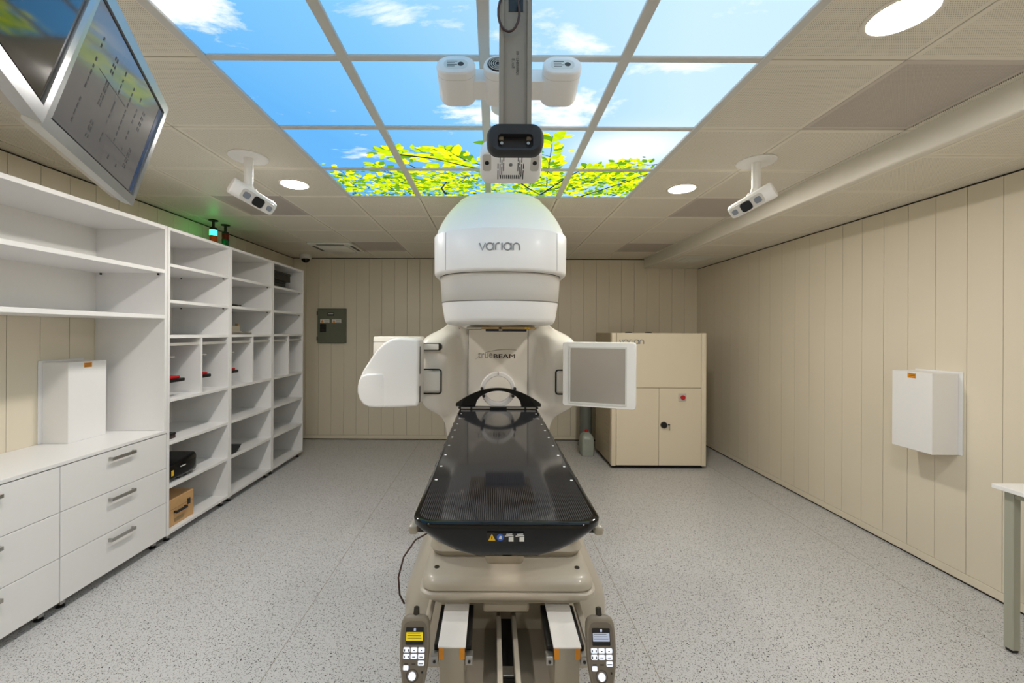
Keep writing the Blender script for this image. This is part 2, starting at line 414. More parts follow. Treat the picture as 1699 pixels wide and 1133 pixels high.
# ---- ceiling: core, tiles, fascia, lower strip
ce = struct(build(MB().box(XL - .1, XR + .1, YR - .1, YB + .1, ZC + .02, ZC + .12), 'ceiling', gap_m, smooth=False))
SKY_R0 = 2                                  # first grid row of the sky picture (index into GY)
SKY_Y0, SKY_Y1 = GY[SKY_R0], 3.553
mesh_tiles = {(1, 9), (6 + 2, 9), (6 + 2, 12), (2, 12), (6 + 2, 6)}
tcache = {}
def tile(x0, x1, y0, y1, z, m, name='ceiling_tile', lab=None):
    x0 += .0034; x1 -= .0034; y0 += .0034; y1 -= .0034
    key = (round(x1 - x0, 3), round(y1 - y0, 3), m.name, name)
    if key not in tcache:
        hx, hy = (x1 - x0) / 2, (y1 - y0) / 2
        b = 0.003
        vs = [(-hx, -hy, .02), (hx, -hy, .02), (hx, hy, .02), (-hx, hy, .02), (-hx, -hy, b), (hx, -hy, b), (hx, hy, b), (-hx, hy, b), (-hx + b, -hy + b, 0), (hx - b, -hy + b, 0), (hx - b, hy - b, 0), (-hx + b, hy - b, 0)]
        fs = [(0, 3, 2, 1), (8, 9, 10, 11)] + [(i, (i + 1) % 4, 4 + (i + 1) % 4, 4 + i) for i in range(4)] + [(4 + i, 4 + (i + 1) % 4, 8 + (i + 1) % 4, 8 + i) for i in range(4)]
        o = build(MB().add(vs, fs), name, m, ce, smooth=False, local=True); tcache[key] = o
    else:
        o = tcache[key].copy(); link(o); o.parent = ce
    o.location = ((x0 + x1) / 2, (y0 + y1) / 2, z)
    if lab: o['label'] = lab
    return o
xs = [XL] + GX[:]                            # GX: -3.04 ... 2.36
ys = [YR] + GY[:-1] + [YB]
for j in range(len(ys) - 1):
    for i in range(len(xs) - 1):
        cxm, cym = (xs[i] + xs[i + 1]) / 2, (ys[j] + ys[j + 1]) / 2
        if -1.24 < cxm < 1.16 and SKY_Y0 < cym < SKY_Y1: continue
        col = i - 1
        isg = (abs(cxm + 2.14) < .05 and abs(cym - 3.853) < .05) or (abs(cxm - 2.06) < .05 and (abs(cym - 3.853) < .05 or abs(cym - 5.653) < .05 or abs(cym - 2.053) < .05)) or (abs(cxm + 1.54) < .05 and abs(cym - 5.653) < .05)
        if isg: tile(xs[i], xs[i + 1], ys[j], ys[j + 1], ZC + .004, mesh_m, 'grille_tile', 'grey fine mesh air grille tile')
        else: tile(xs[i], xs[i + 1], ys[j], ys[j + 1], ZC, tile_m)
    tile(2.36, XF + .01, ys[j], ys[j + 1], ZC, tile_m)
    # lower strip
    tile(XF + .06, XF + .66, ys[j], ys[j + 1], ZL, tile_m)
    tile(XF + .66, XR, ys[j], ys[j + 1], ZL, tile_m)
struct(build(MB().box(XF + .05, XR + .05, YR, YB, ZL + .02, ZL + .06), 'ceiling_lower', gap_m, smooth=False))
struct(build(MB().box(XF, XF + .06, YR, YB - .001, ZL - .003, ZC + .02, 0.012, 3), 'trim_1', fascia_m))

# ---- luminous sky ceiling
sky = thing('luminous_sky_ceiling', 'backlit ceiling picture of blue sky, white clouds and green leafy branches', 'light panel', (-0.04, (SKY_Y0 + SKY_Y1) / 2, ZC))
bar_m = mat('sky_frame_bar', srgb(214, 212, 206), 0.4, var=0.01)
for k in range(5):
    x = -1.24 + .6 * k; h = 0.020 if k in (0, 4) else 0.023
    build(MB().box(x - h, x + h, SKY_Y0 - .02, SKY_Y1 + .02, ZC - .006, ZC + .03, 0.003, 1), 'frame_bar', bar_m, sky)
ny = int(round((SKY_Y1 - SKY_Y0) / .6))
for r in range(ny + 1):
    y = SKY_Y0 + .6 * r
    build(MB().box(-1.22, 1.14, y - .017, y + .017, ZC - .004, ZC + .03, 0.003, 1), 'frame_bar', bar_m, sky)
# leaves and branches of the print
leaves = []                                   # (polygon, material index)
def leaf(x, y, ang, ln, wd, mi):
    pts = []
    for t_, s_ in ((0, 0), (.18, .62), (.42, 1), (.7, .78), (.9, .35), (1, 0)):
        pts.append((t_ * ln, s_ * wd / 2))
    for t_, s_ in ((.9, -.3), (.7, -.7), (.42, -.95), (.18, -.6)):
        pts.append((t_ * ln, s_ * wd / 2))
    c, s_ = math.cos(ang), math.sin(ang)
    leaves.append(([(x + a * c - b * s_, y + a * s_ + b * c) for a, b in pts], mi))
def branch(pts, w0, w1, nleaf, size, mats_, spread=0.05):
    n = len(pts)
    L_, R_ = [], []
    for i, (x, y) in enumerate(pts):
        dx = pts[min(i + 1, n - 1)][0] - pts[max(i - 1, 0)][0]; dy = pts[min(i + 1, n - 1)][1] - pts[max(i - 1, 0)][1]
        q = math.hypot(dx, dy) or 1; w_ = (w0 + (w1 - w0) * i / (n - 1)) / 2
        L_.append((x - dy / q * w_, y + dx / q * w_)); R_.append((x + dy / q * w_, y - dx / q * w_))
    for i in range(n - 1): leaves.append(([L_[i], L_[i + 1], R_[i + 1], R_[i]], 4))
    for k in range(nleaf):
        t_ = random.random() ** 0.8 * (n - 1); i = min(int(t_), n - 2); f = t_ - i
        x = pts[i][0] * (1 - f) + pts[i + 1][0] * f; y = pts[i][1] * (1 - f) + pts[i + 1][1] * f
        base = math.atan2(pts[i + 1][1] - pts[i][1], pts[i + 1][0] - pts[i][0])
        a = base + random.choice((-1, 1)) * random.uniform(.3, 1.5)
        o = random.uniform(0, spread)
        sz = size * random.uniform(.6, 1.25)
        leaf(x + math.cos(a) * o, y + math.sin(a) * o, a, sz, sz * random.uniform(.4, .62), random.choice(mats_))
def wander(x, y, ang, ln, n=7, jit=.18):
    pts = [(x, y)]
    for i in range(n):
        ang += random.uniform(-jit, jit); x += math.cos(ang) * ln / n; y += math.sin(ang) * ln / n; pts.append((x, y))
    return pts
YM = [0, 0, 1, 1, 2, 2]
# picture: branches reach from the far edge (Y 3.55) towards the viewer
for (x, y, a, l_, nl, sz) in ((-1.18, 3.52, -1.2, .55, 30, .075), (-.95, 3.5, -.7, .60, 46, .07), (-.62, 3.2, -2.3, .35, 24, .075), (-.02, 3.0, 2.7, .75, 60, .085), (-.05, 2.9, -2.6, .55, 46, .10), (-.10, 3.2, 2.9, .7, 50, .08),
                              (.25, 3.5, -1.25, .75, 46, .09), (.45, 3.45, -1.7, 1.0, 46, .10), (.55, 3.5, -1.0, .65, 40, .08), (.28, 3.5, -.5, .6, 46, .085), (.80, 3.5, -.55, .70, 60, .08), (.62, 3.2, -.2, .55, 46, .075), (1.16, 2.85, 2.9, .45, 40, .07), (1.16, 3.05, -2.9, .5, 44, .07), (-.55, 2.95, -2.0, .35, 20, .09)):
    pts = wander(x, y, a, l_)
    branch(pts, .012, .003, nl, sz, YM)
    for q in range(3):
        i = random.randint(1, 5)
        branch(wander(pts[i][0], pts[i][1], a + random.uniform(-1.1, 1.1), l_ * .4, 4), .006, .002, int(nl * .35), sz, YM)
for k in range(1150):
    x = random.uniform(-1.22, 1.14); y = 3.54 - abs(random.gauss(0, .30))
    if y < 2.98 and random.random() < .7: continue
    sz = random.uniform(.03, .065)
    leaf(x, y, random.uniform(0, 2 * PI), sz, sz * random.uniform(.45, .65), random.choice((0, 0, 1, 1, 1, 2, 2, 3)))
for pts in ([(.10, 3.05), (.2, 3.2), (.3, 3.36), (.40, 3.5)], [(.40, 3.5), (.48, 3.3), (.56, 3.1), (.66, 2.9)], [(.75, 3.54), (.9, 3.35), (1.02, 3.2), (1.14, 3.02)], [(-.62, 2.72), (-.4, 2.78), (-.2, 2.9), (.0, 3.0)], [(-.4, 3.5), (-.42, 3.35), (-.36, 3.2)]):
    branch(pts, .022, .010, 6, .07, YM)
def clip(poly, x0, x1, y0, y1):
    for ax, lim, sg in ((0, x0, 1), (0, x1, -1), (1, y0, 1), (1, y1, -1)):
        out = []
        for i in range(len(poly)):
            a, b = poly[i], poly[(i + 1) % len(poly)]
            ia, ib = (a[ax] - lim) * sg >= 0, (b[ax] - lim) * sg >= 0
            if ia: out.append(a)
            if ia != ib:
                t_ = (lim - a[ax]) / (b[ax] - a[ax]); out.append((a[0] + (b[0] - a[0]) * t_, a[1] + (b[1] - a[1]) * t_))
        poly = out
        if len(poly) < 3: return None
    return poly
for r in range(ny):
    for k in range(4):
        x0, x1 = -1.24 + .6 * k + .012, -1.24 + .6 * (k + 1) - .012; y0, y1 = SKY_Y0 + .6 * r + .010, SKY_Y0 + .6 * (r + 1) - .010
        pn = build(MB().box(x0, x1, y0, y1, ZC + .006, ZC + .016), 'sky_panel', sky_m, sky, smooth=False)
        if r < ny - 3: continue
        mb = MB(); nn = 0
        for poly, mi in leaves:
            c = clip(poly, x0, x1, y0, y1)
            if c:
                nn += 1; z = ZC + .0058 - nn * 4e-6
                mb.add([(a, b, z) for a, b in c], [tuple(range(len(c)))], mi)
        if nn:
            o = build(mb, 'leaf_print', leaf_ms, pn, smooth=False); o['kind'] = 'stuff'

# ================================================================ CEILING FITTINGS
for x, y, lab in ((-1.575, 3.262, 'round lit downlight between the sky picture and the mesh tile above the shelves'), (1.525, 3.318, 'round lit downlight beside the ceiling camera next to the lower ceiling'),
             (1.49, 1.50, 'large round lit downlight in a perforated tile beside the big mesh grille'), (-1.57, 1.50, 'round lit downlight above the hanging monitors'), (-1.57, -.8, 'round lit downlight behind the hanging monitors'), (1.49, -.8, 'round lit downlight over the entrance side of the room')):
    t = thing('downlight', lab, 'ceiling light', (x, y, ZC), 'round downlights')
    prof = [(.118, ZC - .0), (.118, ZC - .004), (.112, ZC - .007), (.100, ZC - .006), (.098, ZC - .002), (.098, ZC + .0)]
    build(MB().lathe([(r, z) for r, z in prof], (x, y, 0), 40), 'rim', rim_m, t)
    build(MB().lathe([(.0985, ZC - .0015), (.0985, ZC - .003), (.05, ZC - .0035), (.001, ZC - .0036)], (x, y, 0), 40), 'diffuser', lamp_m, t)

def ceiling_camera(x, y, sgn, lab):
    t = thing('ceiling_camera', lab, 'camera', (x, y, ZC), 'ceiling tracking cameras')
    build(MB().lathe([(.122, ZC - .001), (.122, ZC - .006), (.118, ZC - .009), (.03, ZC - .010)], (x, y, 0), 36), 'ceiling_plate', gwhite, t)
    build(MB().lathe([(.030, ZC - .009), (.028, ZC - .05), (.027, ZC - .20), (.024, ZC - .21)], (x, y, 0), 20), 'stem', gwhite, t)
    E1 = Vector((x - sgn * .055, y - .10, ZC - .222)); E2 = Vector((x + sgn * .115, y + .10, ZC - .325))
    ax = (E2 - E1).normalized()
    n = Vector((sgn * .50, -.72, -.48)); n = (n - ax * n.dot(ax)).normalized(); u = ax.cross(n).normalized()
    if u.z < 0: u = -u
    ln = (E2 - E1).length
    def P(a, b, c): return E1 + ax * a + u * b + n * c
    # bracket
    build(MB().tube([(x, y, ZC - .19), (x + sgn * .01, y + .005, ZC - .225), tuple(P(ln * .45, .03, -.035)), tuple(P(ln * .62, .0, -.03))], .030, 10), 'bracket', gwhite, t)
    rings = []
    for a, s_ in ((-.0, .90), (.006, .98), (.012, 1.0), (ln - .03, .90), (ln - .01, .84), (ln, .70)):
        rings.append([P(a, .054 * s_ * math.copysign(abs(math.sin(q)) ** .85, math.sin(q)), .046 * s_ * math.copysign(abs(math.cos(q)) ** .8, math.cos(q)) - .004) for q in [2 * PI * i / 28 for i in range(28)]])
    build(MB().loft(rings), 'housing', gwhite, t, ang=50)
    # flat face plate with windows
    def plate(a0, a1, b0, b1, c0, c1, m, name, r=.012, par=t):
        pts = rrect(a0, a1, b0, b1, r)
        mb = MB(); mb.loft([[P(a, b, c0) for a, b in pts], [P(a, b, c1) for a, b in pts]])
        return build(mb, name, m, par)
    fp = plate(ln * .22, ln - .012, -.037, .037, .02, .0425, ggrey, 'face_plate', .02)
    plate(ln * .27, ln * .42, -.020, .022, .0425, .0445, lens_m, 'lens', .013, fp)
    plate(ln * .49, ln * .73, -.032, .032, .0425, .0450, black_gl, 'dark_window', .018, fp)
    plate(ln * .81, ln * .93, -.018, .018, .0425, .0445, lens_m, 'lens', .011, fp)
    return t
ceiling_camera(-1.64, 2.755, 1, 'white tube-shaped tracking camera hanging from the ceiling near the shelves')
ceiling_camera(1.785, 2.79, -1, 'white tube-shaped tracking camera hanging from the ceiling beside the lowered strip')

# air conditioner cassette
ac_m = mat('ac_white', srgb(226, 224, 214), 0.45, var=0.01)
t = thing('air_conditioner', 'white square air conditioner cassette in the ceiling near the back wall', 'air conditioner', (-2.14, 5.653, ZC))
build(MB().prism(rrect(-2.44, -1.84, 5.36, 5.95, .03), ZC - .028, ZC - .001, 'z', .006), 'frame', ac_m, t)
build(MB().prism(rrect(-2.34, -1.94, 5.46, 5.85, .02), ZC - .045, ZC - .0285, 'z', .006), 'intake_panel', ac_m, t)
for (a, b, c, d) in ((-2.32, -1.96, 5.385, 5.425), (-2.32, -1.96, 5.885, 5.925), (-2.415, -2.375, 5.48, 5.83), (-1.905, -1.865, 5.48, 5.83)):
    build(MB().box(a, b, c, d, ZC - .031, ZC - .0285), 'air_slot', black_pl, t, smooth=False)
# square diffuser in the lower ceiling
t = thing('air_diffuser', 'square white air diffuser in the lower ceiling by the back corner', 'air vent', (2.76, 5.68, ZL))
for q, (h, z) in enumerate(((.22, .002), (.165, .016), (.11, .026), (.055, .034))):
    rings = [[(2.76 - h, 5.68 - h, ZL - .001 - z), (2.76 + h, 5.68 - h, ZL - .001 - z), (2.76 + h, 5.68 + h, ZL - .001 - z), (2.76 - h, 5.68 + h, ZL - .001 - z)], [(2.76 - h + .04, 5.68 - h + .04, ZL - z - .012), (2.76 + h - .04, 5.68 - h + .04, ZL - z - .012), (2.76 + h - .04, 5.68 + h - .04, ZL - z - .012), (2.76 - h + .04, 5.68 + h - .04, ZL - z - .012)]]
    build(MB().loft(rings), 'louvre', ac_m, t, smooth=False)
# dome camera
t = thing('dome_camera', 'small white security camera with dark dome below the ceiling in the back corner', 'camera', (-2.86, 6.28, ZC))
build(MB().lathe([(.082, ZC - .001), (.082, ZC - .055), (.078, ZC - .06), (.062, ZC - .062)], (-2.86, 6.28, 0), 28), 'housing', gwhite, t)
build(MB().lathe([(.06, ZC - .0625)] + [(.06 * math.cos(a), ZC - .0625 - .058 * math.sin(a)) for a in [i * PI / 2 / 8 for i in range(1, 8)]] + [(.001, ZC - .1205)], (-2.86, 6.28, 0), 28), 'dome', black_gl, t)

# signal towers
def tower(y, lab, segs):
    x = -2.945
    t = thing('signal_light', lab, 'signal light', (x, y, ZC), 'signal lights above the shelves')
    build(MB().lathe([(.045, ZC - .001), (.045, ZC - .008), (.04, ZC - .012), (.013, ZC - .013), (.013, ZC - .075), (.034, ZC - .082), (.036, ZC - .105)], (x, y, 0), 20), 'mount', black_pl, t)
    z = ZC - .105
    for m in segs:
        build(MB().lathe([(.034, z - .0005), (.035, z - .003), (.035, z - .058), (.036, z - .0595)], (x, y, 0), 20), 'lens_segment', m, t)
        build(MB().lathe([(.0365, z - .06), (.0365, z - .067)], (x, y, 0), 20), 'collar', black_pl, t)
        z -= .068
tower(4.33, 'black signal light with its green lens glowing above the shelves', (green_lit, amber, red_dk))
tower(4.525, 'black signal light with all lenses dark above the shelves', (red_dk, green_dk, red_dk))

# ---- hanging post with padded bumper
PX, PY = 0.062, 1.20
t = thing('ceiling_post', 'grey metal post hanging from the ceiling with a black padded bumper at its foot', 'post', (PX, PY, ZC))
post_m = mat('post_metal', srgb(150, 140, 126), 0.5, metal=0.0, var=0.02)
zb = 2.262
pw = .046
c_out = [(PX - pw, PY - .03), (PX - pw + .012, PY - .03), (PX - pw + .014, PY - .018), (PX + pw - .014, PY - .018), (PX + pw - .012, PY - .03), (PX + pw, PY - .03), (PX + pw, PY + .05), (PX - pw, PY + .05)]
build(MB().prism(c_out, zb, ZC - .002, 'z'), 'channel', post_m, t, ang=20)
pb = MB()
o_pts = rrect(-.081, .081, -.041, .041, .034, 6); i_pts = rrect(-.050, .050, -.029, .011, .011, 6)
def ringat(pts, y, s_=1.0): return [(PX + a * s_, y, 2.260 + b * s_) for a, b in pts]
pb.loft([ringat(o_pts, PY - .004, .94), ringat(o_pts, PY - .010), ringat(o_pts, PY - .035), ringat(o_pts, PY - .045, .96), ringat(o_pts, PY - .05, .88), ringat(i_pts, PY - .047), ringat(i_pts, PY - .022)])
build(pb, 'bumper', rubber, t, ang=50)
for s_ in (-1, 1):
    build(MB().cyl((PX + s_ * .038, PY - .0225, 2.254), (PX + s_ * .038, PY - .027, 2.254), .0045, n=12), 'screw', steel, t)
build(MB().box(PX - .02, PX + .022, PY - .0195, PY - .0182, 2.635, 2.69), 'cable_opening', black_pl, t, smooth=False)
build(MB().tube([(PX + .012, PY - .018, 2.68)] + [(PX - .020 + .030 * math.cos(a), PY - .036, 2.620 + .055 * math.sin(a)) for a in [math.radians(v) for v in range(30, -215, -20)]] + [(PX - .03, PY - .015, 2.70)], .0035, 8), 'cable', cable_m, t)
for q, (txt, dx) in enumerate((('1000008421-08', .006), ('Rev. B', -.006))):
    mb = text_mb(txt, .0125)
    mb.v = [(PX + dx + v[1], PY - .0184, 2.487 + v[0] * .9) for v in mb.v]
    build(mb, 'printed_number', ink, t, smooth=False)

# ---- projector pods on a cross arm, aimed at the couch end
iso = Vector((CX, 3.0, 1.30))
def pod_frame(c):
    d = Vector((0, .92, -.39)).normalized()
    r = Vector((1, 0, 0)); u = r.cross(d); return d, r, u
t = thing('camera_pod_bar', 'white cross arm with three rounded camera pods under the sky picture', 'camera', (0.06, 1.66, ZC))
bc = Vector((.06, 1.60, 2.757))
for dx, nm in ((-.208, 'side'), (-.042, 'mid'), (.208, 'side')):
    c = bc + Vector((dx, 0, 0)); d, r, u = pod_frame(c)
    hw_, hh = (.076, .052) if nm == 'side' else (.058, .055)
    pts = rrect(-hw_, hw_, -hh, hh, min(hw_, hh) * .98, 8)
    def P(a, b, l_, s_=1): return c + r * a * s_ + u * b * s_ + d * l_
    body = build(MB().loft([[P(a, b, l_, s_) for a, b in pts] for l_, s_ in ((0, .90), (.003, .96), (.009, 1.0), (.138, .99), (.146, .94))]), 'pod_housing', gwhite, t, ang=40)
    build(MB().loft([[P(a, b, l_, 1.004) for a, b in pts] for l_ in (.030, .0312)], cap=False), 'seam', ggrey, body)
    if nm == 'side':
        ip = rrect(-.046, .046, -.026, .026, .022, 6)
        lp = build(MB().loft([[P(a, b, l_) for a, b in ip] for l_ in (-.0008, .002)]), 'label_plate', white_l, body)
        mb = MB()
        for q in range(4): mb.loft([[P(a, b, l_) for a, b in ((-.034, -.014 + q * .009), (-.034 + .03 + .01 * (q % 2), -.014 + q * .009), (-.034 + .03 + .01 * (q % 2), -.0105 + q * .009), (-.034, -.0105 + q * .009))] for l_ in (-.0011, -.0009)])
        mb.loft([[P(.02 + .012 * math.cos(k * PI / 6), .0 + .012 * math.sin(k * PI / 6), l_) for k in range(12)] for l_ in (-.0011, -.0009)])
        build(mb, 'label_print', ink, body, smooth=False)
    else:
        vent = build(MB().loft([[P(.043 * math.cos(k * PI / 12), .043 * math.sin(k * PI / 12), l_) for k in range(24)] for l_ in (-.001, .002)]), 'fan_opening', black_pl, body)
        for rr in (.012, .02, .028, .036):
            build(MB().tube([P(rr * math.cos(k * PI / 12), rr * math.sin(k * PI / 12), -.003) for k in range(25)], .0016, 6), 'guard_ring', ggrey, body)
dd, rr_, uu = pod_frame(bc)
mb = MB()
def PB(a, b, l_): return bc + rr_ * a + uu * b + dd * l_
mb.loft([[PB(x, b, l_) for l_, b in ((.05, -.03), (.130, -.03), (.130, .045), (.05, .045))] for x in (-.15, .15)])
build(mb, 'cross_arm', gwhite, t, smooth=False)
build(MB().cyl((.06, 1.70, 2.70), (.06, 1.70, ZC - .002), .035, n=20), 'ceiling_stem', gwhite, t)

# ---- vented box on its own hanging stem
vx, vy = .088, 2.07
t = thing('ceiling_scanner', 'white vented box hanging below the sky picture behind the padded post', 'camera', (vx, vy, ZC))
build(MB().cyl((vx - .02, vy + .05, 2.55), (vx - .02, vy + .05, ZC - .003), .04, n=20), 'stem', ggrey, t)
build(MB().lathe([(.08, ZC - .008), (.08, ZC - .0125), (.04, ZC - .016)], (vx - .02, vy + .05, 0), 24), 'ceiling_plate', gwhite, t)
tilt = math.radians(38)
def VB(a, b, c):                      # a across, b along the sloping lower face (far end lower), c outwards from it
    return (vx + a, vy + b * math.cos(tilt) - c * math.sin(tilt), 2.562 - b * math.sin(tilt) - c * math.cos(tilt))
pts = rrect(-.155, .155, -.075, .105, .045, 6)
vb = build(MB().loft([[VB(a * s_, b * s_, c) for a, b in pts] for c, s_ in ((-.10, .90), (-.09, .97), (-.05, 1.0), (.0, 1.0), (.012, .97), (.016, .92))]), 'housing', gwhite, t, ang=45)
for s_ in (-1, 1):
    for k, (a, b0, b1) in enumerate(((.036, -.05, .0), (.045, -.03, .02), (.054, -.045, .03), (.064, -.01, .045))):
        for (q0, q1) in ((b0, b0 + .028), (b0 + .036, b1 + .03)):
            build(MB().loft([[VB(s_ * a + e_, b, c) for e_, b in ((-.002, q0), (.002, q0), (.002, q1), (-.002, q1))] for c in (.0155, .0172)]), 'vent_slot', black_pl, vb, smooth=False)
    fp = build(MB().loft([[VB(s_ * a, b, c) for a, b in rrect(.098, .140, -.058, .03, .012)] for c in (.010, .0175)]), 'corner_plate', ggrey, vb)
    build(MB().loft([[VB(s_ * .119 + .011 * math.cos(k * PI / 8), -.014 + .011 * math.sin(k * PI / 8), c) for k in range(16)] for c in (.0175, .0185)]), 'speaker_hole', black_pl, vb)
for k in range(11):
    a = -.05 + k * .01
    build(MB().loft([[VB(a + e_, b, c) for e_, b in ((-.002, .052), (.002, .052), (.002, .072), (-.002, .072))] for c in (.0155, .0172)]), 'vent_slot', black_pl, vb, smooth=False)
build(MB().loft([[VB(.009 * math.cos(k * PI / 8), -.004 + .009 * math.sin(k * PI / 8), c) for k in range(16)] for c in (.0155, .0172)]), 'screw', steel, vb)

# ================================================================ HANGING MONITORS
def monitor(corner, yaw_u, tiltd, W_, H_, lab, kind):
    # corner = lower corner next to the neighbouring monitor; local x along the bottom edge, y = out of the screen, z up
    u = Vector((yaw_u[0], yaw_u[1], 0)).normalized(); nh = Vector((u.y, -u.x, 0))
    tr = math.radians(tiltd)
    v = Vector((0, 0, 1)) * math.cos(tr) + nh * math.sin(tr); n = nh * math.cos(tr) - Vector((0, 0, 1)) * math.sin(tr)
    c = Vector(corner)
    ctr = c + u * W_ / 2 + v * H_ / 2
    t = thing('monitor', lab, 'monitor', ctr - n * .03 + Vector((0, 0, 0)), 'monitors hung from the ceiling')
    def P(a, b, d): return c + u * a + v * b + n * d
    def slab(a0, a1, b0, b1, d0, d1, m, name, par=t, r=.004):
        pts = rrect(a0, a1, b0, b1, r, 2)
        return build(MB().loft([[P(a, b, d0) for a, b in pts], [P(a, b, d1) for a, b in pts]]), name, m, par, ang=30)
    f = .026
    slab(0, W_, 0, f, -.028, .0, alu, 'frame_edge'); slab(0, W_, H_ - f, H_, -.028, 0, alu, 'frame_edge')
    slab(0, f, f, H_ - f, -.028, 0, alu, 'frame_edge'); slab(W_ - f, W_, f, H_ - f, -.028, 0, alu, 'frame_edge')
    slab(.004, W_ - .004, .004, H_ - .004, -.05, -.0285, beige_l, 'rear_cover', r=.01)
    slab(.03, W_ - .03, .03, H_ - .03, -.062, -.0505, black_pl, 'rear_housing', r=.02)
    slab(f, W_ - f, f, H_ - f, -.012, -.006, black_gl, 'inner_bezel')
    sc = slab(f + .006, W_ - f - .006, f + .006, H_ - f - .006, -.0058, -.004, screen_gry if kind else screen_blk, 'screen')
    if kind:
        slab(W_ - f - .036, W_ - f - .008, f + .008, H_ - f - .008, -.0038, -.0034, screen_blu, 'blue_bar', sc, .001)
        rnd = random.Random(5)
        for ci, a in enumerate((.10, .175, .245, .315, .375, .42)):
            mb = MB(); b = f + .03
            while b < H_ - f - .05:
                if rnd.random() < (.8 if ci in (0, 1, 3, 5) else .55):
                    w_ = .007 + rnd.random() * .006
                    for off in (0, .011) if ci in (1, 5) else (0,):
                        pts = ((a + off - .003, b), (a + off + .003, b), (a + off + .003, b + w_), (a + off - .003, b + w_))
                        mb.loft([[P(x_, y_, d) for x_, y_ in pts] for d in (-.0038, -.0036)])
                b += .0165
            build(mb, 'screen_text_column', ink, sc, smooth=False)['kind'] = 'stuff'
        for a, b0, b1 in ((.215, .20, .21), (.35, .1, .11)):
            build(MB().loft([[P(x_, y_, d) for x_, y_ in ((a - .09, b0), (a + .09, b0 - .0), (a + .09, b0 + .0016), (a - .09, b0 + .0016))] for d in (-.0038, -.0036)]), 'screen_rule', ink, sc, smooth=False)
    # bracket to the ceiling
    k = P(W_ / 2, H_ / 2, -.063)
    build(MB().tube([k, k - n * .06, Vector((k.x - n.x * .10, k.y - n.y * .10, k.z + .1)), Vector((k.x - n.x * .10, k.y - n.y * .10, ZC - .001))], .022, 10), 'ceiling_arm', black_pl, t)
    return t
DB = 1.30
B_ = Vector((-.8767 * DB, DB, CAM_Z + .3025 * DB)); u2 = Vector((-.466, .885, 0)); W2 = .4437 * DB; H2 = .263 * DB
A_ = B_ - u2 * W2
monitor(A_, u2, 15.3, W2, H2, 'silver framed monitor showing a grey table of text and a blue bar', 1)
u1 = Vector((-.574, .819, 0)).normalized()
A1 = A_ + Vector((.012, -.006, 0))
monitor(A1 - u1 * W2, u1, 15.3, W2, H2, 'silver framed monitor with a black switched-off screen', 0)

# ================================================================ STORAGE ON THE LEFT
FX = -2.61                      # front plane of the furniture
BX = XL + .014
T = .026
def leg(t, x, y):
    l_ = build(MB().box(x - .016, x + .016, y - .016, y + .016, .018, .057, .002, 1), 'leg', steel, t)
    build(MB().lathe([(.022, .0), (.022, .006), (.012, .012), (.012, .018)], (x, y, 0), 16), 'foot', black_pl, l_)
SH = [2.55, 2.258, 1.965, 1.677, 1.160, .811, .458, .085]
def shelf_unit(y0, y1, lab):
    t = thing('shelf_unit', lab, 'shelf', ((FX + BX) / 2, (y0 + y1) / 2, 0), 'tall open shelf units')
    for a, b in ((y0, y0 + T), (y1 - T, y1)):
        build(MB().box(BX, FX, a, b, .057, 2.55, .0015, 1), 'side_panel', lam_m, t)
    build(MB().box(BX, BX + .006, y0 + T, y1 - T, .085, 2.524), 'back_panel', lamback_m, t, smooth=False)
    for k, z in enumerate(SH):
        s_ = build(MB().box(BX + .007, FX - .002, y0 + T, y1 - T, z - T, z, .0012, 1), 'shelf_board', lam_m, t)
        if k in (1, 2):
            for px_ in (BX + .09, FX - .05):
                for py_ in (y0 + T + .006, y1 - T - .006):
                    build(MB().cyl((px_, py_, z - T - .012), (px_, py_, z - T), .006, n=8), 'shelf_pin', dark_steel, s_)
    ym = (y0 + y1) / 2
    build(MB().box(BX + .007, FX - .004, ym - .010, ym + .010, 1.1601, 1.677 - T), 'divider', lam_m, t, smooth=False)
    for a, b in ((y0 + T, ym - .010), (ym + .010, y1 - T)):
        rl = build(MB().box(FX - .11, FX - .02, a + .0005, b - .0005, 1.600, 1.606), 'acrylic_rail', acrylic, t, smooth=False)
        build(MB().box(FX - .022, FX - .018, a + .001, b - .001, 1.588, 1.612), 'rail_lip', acrylic, rl, smooth=False)
        build(MB().box(FX - .40, FX - .11, a + .0005, a + .03, 1.600, 1.606), 'side_rail', acrylic, rl, smooth=False)
        build(MB().box(FX - .40, FX - .11, b - .03, b - .0005, 1.600, 1.606), 'side_rail', acrylic, rl, smooth=False)
    for x in (BX + .06, FX - .05):
        for y in (y0 + .06, y1 - .06): leg(t, x, y)
    return t
UY = [3.302, 4.092, 4.884, 5.680]
shelf_unit(UY[0] + .001, UY[1] - .001, 'tall white open shelf unit holding the wooden box and black bag')
shelf_unit(UY[1] + .001, UY[2] - .001, 'tall white open shelf unit holding the stacked boards and open carton')
shelf_unit(UY[2] + .001, UY[3], 'tall white open shelf unit with black boxes on its top shelf')

